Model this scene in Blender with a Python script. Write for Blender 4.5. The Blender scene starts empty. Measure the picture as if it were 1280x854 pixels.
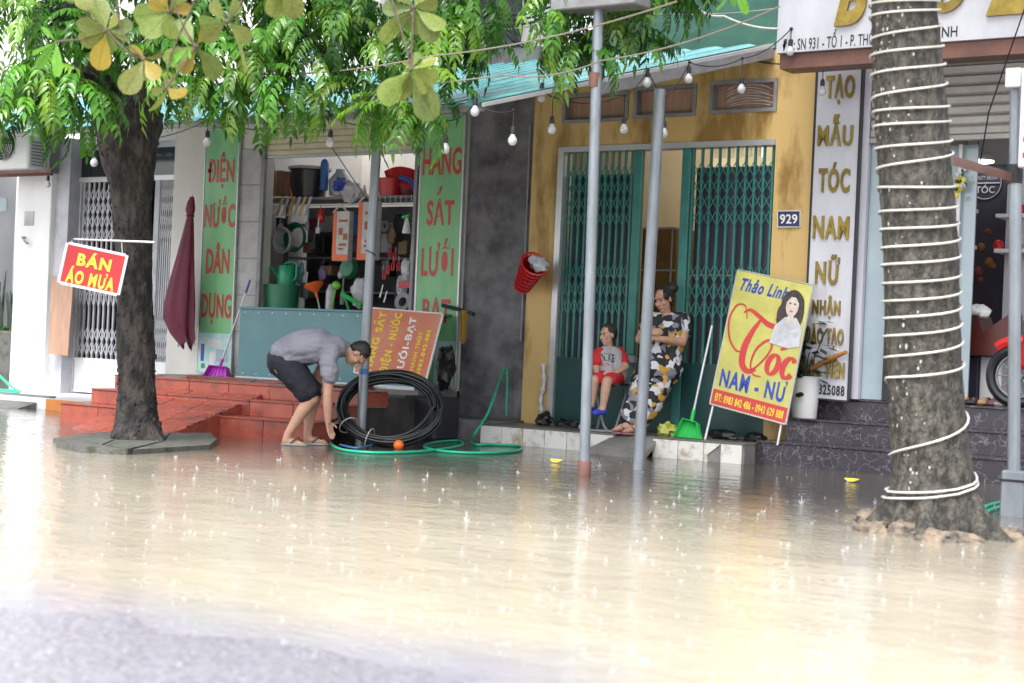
import bpy, bmesh, math, random
from mathutils import Vector, Matrix, noise
from mathutils.bvhtree import BVHTree
R_ = math.radians
sc = bpy.context.scene
col = sc.collection
rnd = random.Random(7)

# ------------------------------------------------------------------ camera
EYE = Vector((0, 0, .92))
YAW, PITCH, ROLL, FPX = 0.60843, 0.00432, 0.04469, 2100.0
fw = Vector((-math.sin(YAW)*math.cos(PITCH), math.cos(YAW)*math.cos(PITCH), math.sin(PITCH)))
rt0 = Vector((math.cos(YAW), math.sin(YAW), 0)); up0 = rt0.cross(fw)
rt = math.cos(ROLL)*rt0 + math.sin(ROLL)*up0
up = -math.sin(ROLL)*rt0 + math.cos(ROLL)*up0
cd = bpy.data.cameras.new('camera'); cam = bpy.data.objects.new('camera', cd); col.objects.link(cam)
cam.matrix_world = Matrix(((rt.x, up.x, -fw.x, EYE.x), (rt.y, up.y, -fw.y, EYE.y), (rt.z, up.z, -fw.z, EYE.z), (0, 0, 0, 1)))
cd.sensor_width = 36; cd.lens = FPX*36/1280; cd.clip_start = .05; cd.clip_end = 3000
cd.dof.use_dof = True; cd.dof.focus_distance = 15.0; cd.dof.aperture_fstop = 2.6
sc.camera = cam
# ------------------------------------------------------------------ sky, sun, exposure
w = bpy.data.worlds.new('World'); sc.world = w; w.use_nodes = True
nt = w.node_tree; bg = nt.nodes['Background']
sky = nt.nodes.new('ShaderNodeTexSky'); sky.sky_type = 'NISHITA'; sky.sun_disc = False
SUN_EL, SUN_AZ = R_(58), R_(170)          # azimuth from +Y, clockwise
sky.sun_elevation = SUN_EL; sky.sun_rotation = SUN_AZ; sky.air_density = 1.0; sky.dust_density = 3.0; sky.ozone_density = 1
hs = nt.nodes.new('ShaderNodeHueSaturation'); hs.inputs['Saturation'].default_value = .22
nt.links.new(sky.outputs[0], hs.inputs['Color']); nt.links.new(hs.outputs[0], bg.inputs['Color'])
bg.inputs['Strength'].default_value = .15
sd = bpy.data.lights.new('sun', 'SUN'); sd.energy = 1.2; sd.angle = R_(25); sd.color = (1, .97, .92)
sun = bpy.data.objects.new('sun', sd); col.objects.link(sun)
sdir = Vector((math.sin(SUN_AZ)*math.cos(SUN_EL), math.cos(SUN_AZ)*math.cos(SUN_EL), math.sin(SUN_EL)))
sun.rotation_euler = sdir.to_track_quat('Z', 'Y').to_euler(); sun.location = sdir*40
vs = sc.view_settings; vs.view_transform = 'Standard'; vs.look = 'None'; vs.gamma = 1; vs.use_curve_mapping = False
vs.exposure = 1.55

# ------------------------------------------------------------------ measuring helpers (photo pixel -> place)
def ray(u, v): return rt*((u-640)/FPX) - up*((v-427)/FPX) + fw
def P(u, v, Y):
    d = ray(u, v); return EYE + d*(Y/d.y)
def G(u, v, z=0.0):
    d = ray(u, v); return EYE + d*((z-EYE.z)/d.z)
def Q(u, v, t): return EYE + ray(u, v)*t
def mpp(p): return (p-EYE).dot(fw)/FPX

# ------------------------------------------------------------------ materials
def M(name, c, c2=None, scale=4., rough=.55, metal=0., bump=0., bscale=60., spec=.5, stretch=(1, 1, 1), rand=0., trans=0., detail=4., thr=(.35, .65), rrough=0., coat=0., emit=0.):
    m = bpy.data.materials.new(name); m.use_nodes = True
    t = m.node_tree; n = t.nodes; L = t.links; b = n['Principled BSDF']; out = n['Material Output']
    b.inputs['Roughness'].default_value = rough; b.inputs['Metallic'].default_value = metal
    b.inputs['Specular IOR Level'].default_value = spec; b.inputs['Coat Weight'].default_value = coat
    tc = n.new('ShaderNodeTexCoord'); oi = n.new('ShaderNodeObjectInfo')
    ad = n.new('ShaderNodeVectorMath'); ad.operation = 'MULTIPLY_ADD'
    cx = n.new('ShaderNodeCombineXYZ')
    for i in range(3): L.new(oi.outputs['Random'], cx.inputs[i])
    L.new(cx.outputs[0], ad.inputs[0]); ad.inputs[1].default_value = (13, 7, 17)
    mp = n.new('ShaderNodeVectorMath'); mp.operation = 'MULTIPLY'; mp.inputs[1].default_value = stretch
    L.new(tc.outputs['Object'], mp.inputs[0]); L.new(mp.outputs[0], ad.inputs[2])
    src = None
    if c2 is None: c2 = tuple(x*.82 for x in c)
    no = n.new('ShaderNodeTexNoise'); no.inputs['Scale'].default_value = scale; no.inputs['Detail'].default_value = detail
    no.inputs['Roughness'].default_value = .62
    L.new(ad.outputs[0], no.inputs['Vector'])
    rp = n.new('ShaderNodeValToRGB'); rp.color_ramp.elements[0].position = thr[0]; rp.color_ramp.elements[1].position = thr[1]
    rp.color_ramp.elements[0].color = (*c2, 1); rp.color_ramp.elements[1].color = (*c, 1)
    L.new(no.outputs['Fac'], rp.inputs[0]); src = rp.outputs[0]
    if rand:
        h = n.new('ShaderNodeHueSaturation'); ma = n.new('ShaderNodeMapRange')
        ma.inputs['To Min'].default_value = 1-rand; ma.inputs['To Max'].default_value = 1+rand
        L.new(oi.outputs['Random'], ma.inputs['Value']); L.new(ma.outputs[0], h.inputs['Value']); L.new(src, h.inputs['Color']); src = h.outputs[0]
        if rand > .25:
            mh = n.new('ShaderNodeMapRange'); mh.inputs['To Min'].default_value = .515; mh.inputs['To Max'].default_value = .465
            mfr = n.new('ShaderNodeMath'); mfr.operation = 'FRACT'; mml = n.new('ShaderNodeMath'); mml.operation = 'MULTIPLY'; mml.inputs[1].default_value = 7.3
            L.new(oi.outputs['Random'], mml.inputs[0]); L.new(mml.outputs[0], mfr.inputs[0]); L.new(mfr.outputs[0], mh.inputs['Value']); L.new(mh.outputs[0], h.inputs['Hue'])
    L.new(src, b.inputs['Base Color'])
    if rrough:
        mr = n.new('ShaderNodeMapRange'); mr.inputs['To Min'].default_value = max(.02, rough-rrough); mr.inputs['To Max'].default_value = rough+rrough
        L.new(no.outputs['Fac'], mr.inputs['Value']); L.new(mr.outputs[0], b.inputs['Roughness'])
    if bump:
        nb = n.new('ShaderNodeTexNoise'); nb.inputs['Scale'].default_value = bscale; nb.inputs['Detail'].default_value = 5
        L.new(ad.outputs[0], nb.inputs['Vector'])
        bp = n.new('ShaderNodeBump'); bp.inputs['Strength'].default_value = min(1, bump); bp.inputs['Distance'].default_value = .01*max(1, bump)
        L.new(nb.outputs['Fac'], bp.inputs['Height']); L.new(bp.outputs[0], b.inputs['Normal'])
    if trans:
        tr = n.new('ShaderNodeBsdfTranslucent'); L.new(src, tr.inputs['Color'])
        mx = n.new('ShaderNodeMixShader'); mx.inputs[0].default_value = trans
        L.new(b.outputs[0], mx.inputs[1]); L.new(tr.outputs[0], mx.inputs[2]); L.new(mx.outputs[0], out.inputs['Surface'])
    if emit:
        b.inputs['Emission Color'].default_value = (*c, 1); b.inputs['Emission Strength'].default_value = emit
    return m

# ------------------------------------------------------------------ mesh builder
class MB:
    def __init__(s): s.v = []; s.f = []; s.m = []
    def add(s, vs_, fs, mi=0):
        o = len(s.v); s.v += [Vector(x) for x in vs_]
        s.f += [tuple(o+i for i in f) for f in fs]; s.m += [mi]*len(fs)
    def obox(s, c, ax, ay, az, b=0., mi=0):
        c = Vector(c); ax = Vector(ax); ay = Vector(ay); az = Vector(az)
        if ax.cross(ay).dot(az) < 0: ax = -ax
        if b <= 0:
            vs_ = [c+sx*ax+sy*ay+sz*az for sx in (-1, 1) for sy in (-1, 1) for sz in (-1, 1)]
            s.add(vs_, [(0, 1, 3, 2), (4, 6, 7, 5), (0, 4, 5, 1), (2, 3, 7, 6), (0, 2, 6, 4), (1, 5, 7, 3)], mi); return
        L = [ax.length, ay.length, az.length]; b = min(b, *(x*.45 for x in L)); k = [1-b/x for x in L]
        vs_ = []; ix = {}
        for sx in (-1, 1):
            for sy in (-1, 1):
                for sz in (-1, 1):
                    for a in range(3):
                        q = [sx*k[0], sy*k[1], sz*k[2]]; q[a] = (sx, sy, sz)[a]
                        ix[(sx, sy, sz, a)] = len(vs_); vs_.append(c+q[0]*ax+q[1]*ay+q[2]*az)
        fs = []
        for a in range(3):
            for sg in (-1, 1):
                o1, o2 = [i for i in range(3) if i != a]; q = []
                for p1, p2 in ((-1, -1), (1, -1), (1, 1), (-1, 1)):
                    k3 = [0, 0, 0]; k3[a] = sg; k3[o1] = p1; k3[o2] = p2; q.append(ix[(*k3, a)])
                if (sg > 0) != (a != 1): q.reverse()
                fs.append(tuple(q))
        for a in range(3):
            o1, o2 = [i for i in range(3) if i != a]
            for p1 in (-1, 1):
                for p2 in (-1, 1):
                    def kk(sg, ff):
                        k3 = [0, 0, 0]; k3[a] = sg; k3[o1] = p1; k3[o2] = p2; return ix[(*k3, ff)]
                    fs.append((kk(-1, o1), kk(1, o1), kk(1, o2), kk(-1, o2)))
        for sx in (-1, 1):
            for sy in (-1, 1):
                for sz in (-1, 1): fs.append(tuple(ix[(sx, sy, sz, a)] for a in range(3)))
        s.add(vs_, fs, mi)
    def box(s, lo, hi, b=0., mi=0):
        lo = Vector(lo); hi = Vector(hi); h = (hi-lo)/2
        s.obox((lo+hi)/2, (h.x, 0, 0), (0, h.y, 0), (0, 0, h.z), b, mi)
    def tube(s, pts, r, n=8, cap=True, mi=0, closed=False):
        pts = [Vector(p) for p in pts]; N = len(pts)
        rs = r if isinstance(r, (list, tuple)) else [r]*N
        t = (pts[1]-pts[0]).normalized(); a = t.orthogonal().normalized(); vs_ = []
        for i, p in enumerate(pts):
            if closed: t2 = (pts[(i+1) % N]-pts[i-1])
            else: t2 = pts[min(i+1, N-1)]-pts[max(i-1, 0)]
            if t2.length > 1e-9: t = t2.normalized()
            a = (a-t*a.dot(t)); a = a.normalized() if a.length > 1e-6 else t.orthogonal().normalized()
            bb = t.cross(a)
            for k in range(n):
                g = 2*math.pi*k/n; vs_.append(p+(a*math.cos(g)+bb*math.sin(g))*rs[i])
        fs = [(i*n+k, i*n+(k+1) % n, (i+1)*n+(k+1) % n, (i+1)*n+k) for i in range(N-1) for k in range(n)]
        if closed: fs += [((N-1)*n+k, (N-1)*n+(k+1) % n, (k+1) % n, k) for k in range(n)]
        elif cap: fs += [tuple(range(n-1, -1, -1)), tuple((N-1)*n+k for k in range(n))]
        s.add(vs_, fs, mi)
    def cyl(s, p0, p1, r0, r1=None, n=14, mi=0): s.tube([p0, p1], [r0, r0 if r1 is None else r1], n, True, mi)
    def lathe(s, prof, base=(0, 0, 0), axis=(0, 0, 1), n=20, mi=0, cap=True):
        base = Vector(base); ax = Vector(axis).normalized(); a = ax.orthogonal().normalized(); bb = ax.cross(a); vs_ = []
        for r, z in prof:
            for k in range(n):
                g = 2*math.pi*k/n; vs_.append(base+ax*z+(a*math.cos(g)+bb*math.sin(g))*r)
        N = len(prof)
        fs = [(i*n+k, i*n+(k+1) % n, (i+1)*n+(k+1) % n, (i+1)*n+k) for i in range(N-1) for k in range(n)]
        if cap: fs += [tuple(range(n-1, -1, -1)), tuple((N-1)*n+k for k in range(n))]
        s.add(vs_, fs, mi)
    def ell(s, c, r, rot=None, n=14, m=9, mi=0):
        c = Vector(c); r = (r, r, r) if isinstance(r, (int, float)) else r; rot = rot or Matrix.Identity(3)
        vs_ = [c+rot @ Vector((0, 0, -r[2]))]
        for i in range(1, m):
            th = math.pi*i/m-math.pi/2
            for k in range(n):
                g = 2*math.pi*k/n
                vs_.append(c+rot @ Vector((r[0]*math.cos(th)*math.cos(g), r[1]*math.cos(th)*math.sin(g), r[2]*math.sin(th))))
        vs_.append(c+rot @ Vector((0, 0, r[2]))); last = len(vs_)-1
        fs = [(0, 1+(k+1) % n, 1+k) for k in range(n)]
        for i in range(m-2):
            for k in range(n):
                a = 1+i*n+k; b2 = 1+i*n+(k+1) % n; fs.append((a, b2, b2+n, a+n))
        fs += [(last, 1+(m-2)*n+k, 1+(m-2)*n+(k+1) % n) for k in range(n)]
        s.add(vs_, fs, mi)
    def rc(s, p0, p1, r0, r1, n=14):
        s.ell(p0, r0, None, n, 8); s.ell(p1, r1, None, n, 8); s.tube([p0, p1], [r0, r1], n)
    def chain(s, pts, rs, n=14):
        for i in range(len(pts)-1): s.rc(Vector(pts[i]), Vector(pts[i+1]), rs[i], rs[i+1], n)
    def prism(s, poly, vec, mi=0):
        n = len(poly); vec = Vector(vec); poly = [Vector(p) for p in poly]
        s.add(poly+[p+vec for p in poly], [tuple(range(n-1, -1, -1)), tuple(range(n, 2*n))]+[(i, (i+1) % n, n+(i+1) % n, n+i) for i in range(n)], mi)
    def mesh(s, name, mats, origin=None, smooth=35):
        o = origin or Vector((0, 0, 0))
        me = bpy.data.meshes.new(name); me.from_pydata([p-o for p in s.v], [], s.f); me.validate()
        for m in (mats if isinstance(mats, (list, tuple)) else [mats]): me.materials.append(m)
        if len(me.polygons) == len(s.m): me.polygons.foreach_set('material_index', s.m)
        bm = bmesh.new(); bm.from_mesh(me); bmesh.ops.recalc_face_normals(bm, faces=bm.faces); bm.to_mesh(me); bm.free()
        if smooth:
            me.polygons.foreach_set('use_smooth', [True]*len(me.polygons)); me.set_sharp_from_angle(angle=R_(smooth))
        return me

WL = {}                                   # world position of every object made here
def tag(o, label=None, cat=None, group=None, kind=None):
    if label: o['label'] = label
    if cat: o['category'] = cat
    if group: o['group'] = group
    if kind: o['kind'] = kind
    return o
def link(name, data, parent=None, loc=None, rot=None):
    o = bpy.data.objects.new(name, data); col.objects.link(o)
    base = WL[parent.name] if parent else Vector((0, 0, 0))
    loc = Vector(loc) if loc is not None else base
    if parent: o.parent = parent
    o.location = loc-base
    if rot is not None: o.rotation_euler = rot
    WL[o.name] = loc
    return o
def thing(name, label, cat, loc, group=None):
    return tag(link(name, None, None, Vector(loc)), label, cat, group)
def part(name, mb, mat, parent, smooth=35, label=None, kind=None):
    o = link(name, mb.mesh(name, mat, WL[parent.name], smooth), parent)
    return tag(o, label, None, None, kind)
def solo(name, mb, mat, label, cat, group=None, loc=None, smooth=35, kind=None):
    if loc is None:
        xs = [p.x for p in mb.v]; ys = [p.y for p in mb.v]
        loc = Vector(((min(xs)+max(xs))/2, (min(ys)+max(ys))/2, min(p.z for p in mb.v)))
    loc = Vector(loc)
    return tag(link(name, mb.mesh(name, mat, loc, smooth), None, loc), label, cat, group, kind)
def structure(name, mb, mat, smooth=0):
    return tag(link(name, mb.mesh(name, mat, None, smooth)), kind='structure')
def stuff(name, mb, mat, label, cat, smooth=35):
    o = link(name, mb.mesh(name, mat, None, smooth)); return tag(o, label, cat, None, 'stuff')
def remeshed(name, mb, mat, parent, voxel=.008, smooth_it=4, fac=.5, bulge=None, label=None):
    o = part(name, mb, mat, parent, 0)
    md = o.modifiers.new('r', 'REMESH'); md.mode = 'VOXEL'; md.voxel_size = voxel; md.use_smooth_shade = True
    if smooth_it:
        ms = o.modifiers.new('s', 'SMOOTH'); ms.iterations = smooth_it; ms.factor = fac
    dg = bpy.context.evaluated_depsgraph_get(); dg.update()
    me = bpy.data.meshes.new_from_object(o.evaluated_get(dg)); o.modifiers.clear(); o.data = me
    me.materials.clear()
    for m in (mat if isinstance(mat, (list, tuple)) else [mat]): me.materials.append(m)
    if bulge:
        amp, sc_, st = bulge
        me.calc_loop_triangles()
        nn = [v.normal.copy() for v in me.vertices]
        for v, nv in zip(me.vertices, nn):
            q = Vector((v.co.x*st[0], v.co.y*st[1], v.co.z*st[2]))*sc_
            v.co += nv*amp*(noise.noise(q)+.35*noise.noise(q*2.7)+.16*noise.noise(q*6))
    me.polygons.foreach_set('use_smooth', [True]*len(me.polygons))
    if label: o['label'] = label
    return o

# ------------------------------------------------------------------ lettering and signs
def text_geo(s, bold=.02, extrude=0., shear=0.):
    cu = bpy.data.curves.new('text', 'FONT'); cu.body = s; cu.size = 1; cu.offset = bold; cu.extrude = extrude; cu.resolution_u = 3; cu.shear = shear; cu.space_character = 1+bold*(2.2 if bold < .03 else 5)
    o = bpy.data.objects.new('text', cu); col.objects.link(o)
    dg = bpy.context.evaluated_depsgraph_get(); dg.update()
    me = bpy.data.meshes.new_from_object(o.evaluated_get(dg))
    v = [p.co.copy() for p in me.vertices]; f = [tuple(p.vertices) for p in me.polygons]
    bpy.data.objects.remove(o); bpy.data.curves.remove(cu); bpy.data.meshes.remove(me)
    return v, f
def fit(s, bold=.02, shear=0., extrude=0.):
    v, f = text_geo(s, bold, extrude, shear)
    x0 = min(p.x for p in v); x1 = max(p.x for p in v); y0 = min(p.y for p in v); y1 = max(p.y for p in v)
    return [Vector(((p.x-x0)/(x1-x0)-.5, (p.y-y0)/(y1-y0)-.5, p.z)) for p in v], f
class Sign:
    """rectangular board: corner O, edge vectors U (right) and V (up); s,t in 0..1, t up"""
    def __init__(s, name, label, cat, BL, BR, TL, board, frame=None, thick=.02, fw_=.02, group=None):
        s.O = BL; s.U = BR-BL; s.V = TL-BL; s.N = s.U.cross(s.V).normalized(); s.k = 0
        s.root = thing(name, label, cat, BL+s.U*.5-s.N*thick, group)
        m = MB(); m.obox(BL+s.U*.5+s.V*.5-s.N*thick/2, s.U/2, s.V/2, s.N*thick/2, .002)
        part('board', m, board, s.root, 0)
        if frame:
            un = s.U.normalized(); vn = s.V.normalized()
            for c, a, b in ((s.V*.5, vn*s.V.length/2, un), (s.U+s.V*.5, vn*s.V.length/2, un), (s.U*.5, un*(s.U.length/2-fw_/2-.001), vn), (s.U*.5+s.V, un*(s.U.length/2-fw_/2-.001), vn)):
                m = MB(); m.obox(BL+c-s.N*thick*.3, a, b*fw_/2, s.N*(thick*.55), .002); part('frame', m, frame, s.root)
    def at(s, a, t, n=0.): return s.O+s.U*a+s.V*t+s.N*n
    def text(s, string, c, size, mat, bold=.02, name='lettering', rot=False, shear=0., raised=0., label=None):
        v, f = fit(string, bold, shear, .5 if raised else 0.)
        m = MB(); off = .0025+s.k*.0004; s.k += 1; vs_ = []
        for p in v:
            a, b = p.x*size[0], p.y*size[1]
            if rot: a, b = -p.y*size[0], p.x*size[1]
            vs_.append(s.at(c[0]+a, c[1]+b, off+(p.z+.5)*raised if raised else off))
        m.add(vs_, f); o = part(name, m, mat, s.root, 0, label)
        return o
    def poly(s, pts, mat, name='print', n=None):
        off = n if n is not None else .0012+s.k*.0004; s.k += 1
        m = MB(); vs_ = [s.at(a, b, off) for a, b in pts]; m.add(vs_, [tuple(range(len(vs_)))])
        return part(name, m, mat, s.root, 0)
    def rect(s, a0, b0, a1, b1, mat, name='print'): return s.poly([(a0, b0), (a1, b0), (a1, b1), (a0, b1)], mat, name)
    def stroke(s, pts, ws, mat, name='lettering', n=None):
        off = n if n is not None else .0025+s.k*.0004; s.k += 1
        asp = s.V.length/s.U.length; L = []; Rr = []
        for i, (a, b) in enumerate(pts):
            a0, b0 = pts[max(i-1, 0)]; a1, b1 = pts[min(i+1, len(pts)-1)]
            dx, dy = a1-a0, (b1-b0)*asp; l = math.hypot(dx, dy) or 1; nx, ny = -dy/l, dx/l/asp
            L.append((a+nx*ws[i], b+ny*ws[i])); Rr.append((a-nx*ws[i], b-ny*ws[i]))
        m = MB(); k = len(pts); m.add([s.at(*p, off) for p in L+Rr], [(i, i+1, k+i+1, k+i) for i in range(k-1)])
        return part(name, m, mat, s.root, 0)
def spline(cp, n=10):
    out = []; k = len(cp)
    for i in range(k-1):
        p0 = cp[max(i-1, 0)]; p1 = cp[i]; p2 = cp[i+1]; p3 = cp[min(i+2, k-1)]
        for j in range(n):
            t = j/n
            out.append(tuple(.5*((2*b)+(-a+c)*t+(2*a-5*b+4*c-d)*t*t+(-a+3*b-3*c+d)*t**3) for a, b, c, d in zip(p0, p1, p2, p3)))
    out.append(tuple(cp[-1])); return out
def sag(p0, p1, d, n=14):
    p0 = Vector(p0); p1 = Vector(p1)
    return [p0.lerp(p1, i/n)-Vector((0, 0, d*4*(i/n)*(1-i/n))) for i in range(n+1)]

# ------------------------------------------------------------------ palette
mt = dict(
 asphalt=M('asphalt', (.40, .395, .45), (.20, .195, .225), 45, .2, bump=.8, bscale=60, detail=6, thr=(.38, .66)),
 pave=M('pave', (.2, .19, .18), (.12, .11, .1), 3, .4, bump=.3),
 yellow=M('yellow_wall', (.61, .415, .165), (.30, .17, .045), 2.8, .6, bump=.2, bscale=30, stretch=(1, 1, .3), detail=10, thr=(.37, .5)),
 yin=M('yellow_inside', (.58, .48, .30), (.50, .40, .23), 2, .6),
 cream=M('cream_wall', (.74, .71, .66), (.62, .59, .55), 2.2, .5, bump=.08, detail=6, stretch=(1, 1, .5)),
 white=M('white_paint', (.84, .84, .84), (.74, .74, .75), 2.5, .45, bump=.05, detail=6, stretch=(1, 1, .4)),
 greytile=M('grey_tile', (.50, .49, .49), (.34, .33, .33), 5, .35, detail=8),
 concrete=M('dark_concrete', (.21, .20, .215), (.055, .052, .06), 2.4, .6, bump=.6, bscale=25, detail=10, thr=(.36, .62)),
 conc2=M('concrete', (.26, .25, .24), (.15, .145, .14), 4, .6, bump=.5, bscale=40, detail=7),
 moss=M('moss_concrete', (.12, .118, .112), (.045, .06, .03), 9, .6, bump=.8, bscale=40, detail=9, thr=(.36, .52)),
 teal=M('teal_roof', (.12, .42, .44), (.08, .33, .36), 1.5, .22, spec=.6, bump=.05, bscale=8, rand=.08, rrough=.12),
 tealp=M('teal_panel', (.11, .28, .31), (.075, .215, .245), 1.6, .28, spec=.6, bump=.08, bscale=6, detail=7),
 gate=M('gate_green', (.04, .225, .20), (.03, .16, .145), 6, .4, spec=.5, detail=6),
 gated=M('gate_sheet', (.018, .075, .075), (.013, .055, .058), 2.5, .35, detail=7, bump=.05, bscale=8),
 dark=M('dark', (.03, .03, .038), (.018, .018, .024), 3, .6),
 black=M('black_plastic', (.022, .022, .026), (.014, .014, .017), 5, .35),
 rubber=M('black_hose', (.012, .013, .018), (.007, .008, .011), 5, .28, spec=.6),
 navy=M('navy_sheet', (.045, .042, .07), (.032, .03, .05), 3, .5, bump=.15, bscale=8),
 steel=M('galvanised_steel', (.30, .33, .37), (.21, .235, .265), 9, .38, .35, detail=6, stretch=(1, 1, .3)),
 grey=M('grey_metal', (.30, .30, .32), (.22, .21, .22), 6, .5, .2),
 alu=M('aluminium', (.62, .63, .65), (.53, .54, .56), 6, .35, .5),
 redtile=M('red_tile', (.38, .085, .055), (.20, .055, .042), 5, .25, spec=.55, rand=.10, bump=.05, detail=9, thr=(.33, .55), rrough=.12),
 orange=M('orange_tile', (.66, .26, .06), (.56, .20, .045), 4, .3),
 tile=M('white_tile', (.78, .77, .74), (.45, .36, .25), 7, .22, rand=.05, detail=9, thr=(.32, .5)),
 grout=M('grout', (.42, .40, .37), (.3, .28, .26), 8, .8),
 mullion=M('gate_white', (.54, .54, .58), (.40, .40, .44), 5, .45, detail=6),
 wood=M('wood', (.44, .27, .19), (.33, .19, .13), 5, .5, stretch=(5, 5, .5)),
 wood2=M('orange_wood', (.55, .25, .06), (.42, .18, .04), 6, .5, stretch=(1, 1, 1)),
 glass=M('dark_glass', (.02, .022, .03), None, 2, .08, spec=.8),
 lglass=M('pale_glass', (.36, .44, .50), (.30, .38, .44), 1.5, .12, spec=.8),
 sgreen=M('sign_green', (.26, .60, .29), (.19, .47, .22), 3, .35, stretch=(1, 1, .3), detail=8),
 cyan=M('sign_cyan', (.36, .66, .66), (.62, .78, .76), 9, .35),
 red=M('red_print', (.60, .055, .06), (.52, .05, .055), 2, .4),
 signred=M('sign_red', (.47, .022, .03), (.42, .02, .026), 2, .35),
 signor=M('sign_orange_red', (.60, .18, .11), (.62, .26, .18), 2.2, .4),
 ylw=M('yellow_print', (.84, .66, .06), (.78, .6, .05), 3, .4),
 signy=M('sign_yellow', (.60, .57, .17), (.47, .44, .13), 4, .35, detail=8),
 blue=M('blue_print', (.04, .08, .42), (.03, .07, .38), 3, .4),
 whitep=M('white_print', (.82, .82, .82), None, 3, .4),
 blackp=M('black_print', (.02, .02, .025), None, 3, .4),
 gold=M('gold_letter', (.34, .245, .055), (.22, .15, .03), 9, .35, .55, rand=.15),
 lav=M('sign_white', (.60, .60, .67), (.48, .48, .55), 2.2, .3, detail=6, stretch=(1, 1, .4)),
 slat=M('cream_slat', (.70, .64, .48), (.61, .55, .40), 4, .4, rand=.04),
 gslat=M('grey_slat', (.42, .40, .38), (.35, .33, .315), 4, .4, rand=.04),
 brown=M('brown_strip', (.2, .09, .07), (.13, .06, .05), 4, .5),
 bark1=M('dark_bark', (.062, .052, .045), (.010, .009, .010), 11, .75, bump=3, bscale=30, stretch=(1, 1, .55), detail=10, thr=(.42, .62)),
 bark2=M('grey_bark', (.125, .115, .095), (.026, .024, .022), 24, .7, bump=3, bscale=60, stretch=(1, 1, .55), detail=10, thr=(.40, .66)),
 lichen=M('lichen', (.5, .5, .46), (.36, .36, .32), 30, .8),
 leaf=M('green_leaf', (.15, .37, .035), (.055, .18, .02), 9, .25, spec=.7, rand=.55, trans=.45),
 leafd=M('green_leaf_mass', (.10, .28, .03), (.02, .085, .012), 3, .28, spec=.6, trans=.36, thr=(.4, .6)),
 almond=M('yellow_green_leaf', (.25, .31, .075), (.14, .21, .045), 14, .4, rand=.3, trans=.45),
 almond2=M('ochre_leaf', (.40, .30, .045), (.32, .25, .045), 14, .4, rand=.15, trans=.45),
 sprig=M('fresh_leaf', (.20, .48, .06), (.14, .38, .04), 9, .35, rand=.1, trans=.4),
 dleaf=M('dark_leaf', (.02, .05, .025), (.012, .03, .016), 9, .4, rand=.3, trans=.1),
 twig=M('twig', (.12, .09, .06), (.07, .05, .035), 20, .7),
 rope=M('white_rope', (.66, .65, .62), (.52, .50, .46), 12, .35),
 wire=M('black_wire', (.015, .015, .018), None, 5, .5),
 bulb=M('milky_bulb', (.70, .70, .73), (.62, .62, .66), 5, .15, spec=.6, trans=.2),
 hose=M('green_hose', (.02, .46, .27), (.015, .38, .22), 5, .3, spec=.6),
 bhose=M('blue_hose', (.05, .2, .5), None, 5, .3),
 bgreen=M('bright_green', (.03, .52, .10), (.025, .45, .08), 5, .35),
 dgreen=M('dark_green_plastic', (.02, .20, .10), (.016, .16, .08), 5, .35),
 mgreen=M('mid_green_plastic', (.02, .36, .18), (.016, .3, .15), 5, .35),
 lime=M('lime_plastic', (.18, .55, .05), None, 5, .35),
 orangep=M('orange_plastic', (.85, .16, .02), (.78, .13, .02), 5, .35),
 redp=M('red_plastic', (.62, .02, .025), (.52, .016, .02), 5, .3),
 purple=M('purple_plastic', (.56, .05, .56), (.48, .04, .48), 5, .35),
 maroon=M('maroon_cloth', (.17, .012, .045), (.115, .008, .03), 4, .6, bump=.3, bscale=40),
 bag=M('clear_bag', (.66, .66, .70), (.48, .48, .53), 12, .25, bump=.6, bscale=25),
 blackbag=M('black_bag', (.015, .015, .018), (.01, .01, .012), 8, .3, bump=.8, bscale=20),
 ybag=M('yellow_bag', (.50, .50, .10), (.35, .38, .07), 12, .35, bump=.6, bscale=25),
 box=M('brown_box', (.36, .22, .13), (.28, .16, .09), 6, .6, rand=.3),
 card=M('pack_white', (.62, .60, .60), (.5, .47, .47), 12, .4),
 skin=M('skin', (.52, .30, .21), (.46, .25, .17), 9, .5, bump=.05),
 skin2=M('fair_skin', (.60, .37, .28), (.54, .32, .23), 9, .5),
 hair=M('black_hair', (.012, .011, .012), (.022, .02, .02), 30, .4, stretch=(6, 6, 1), bump=.4, bscale=120),
 shirt=M('grey_shirt', (.27, .27, .32), (.22, .22, .27), 5, .8, bump=.25, bscale=90),
 shorts=M('dark_shorts', (.022, .022, .036), (.015, .015, .026), 5, .8, bump=.25, bscale=60),
 boygrey=M('boy_shirt', (.42, .43, .46), (.36, .37, .4), 6, .8),
 boyred=M('boy_red', (.60, .025, .03), (.5, .02, .025), 6, .8),
 bluecl=M('blue_sandal', (.05, .07, .5), None, 5, .5),
 sandal=M('sandal', (.045, .045, .05), None, 5, .5),
 sole=M('sandal_sole', (.34, .32, .30), None, 5, .5),
 pink=M('sandal_pink', (.35, .16, .17), (.2, .08, .09), 9, .5),
 splash=M('water_drop', (.80, .80, .82), None, 3, .12, spec=.8, trans=.5),
 lamp=M('lamp_glow', (1, 1, 1), None, 3, .4, emit=2.5),
 roomw=M('salon_wall', (.66, .67, .74), (.6, .61, .68), 2, .5),
 dgreenroof=M('dark_green_roof', (.022, .075, .055), (.014, .05, .038), 3, .75, spec=.2),
)
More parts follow.
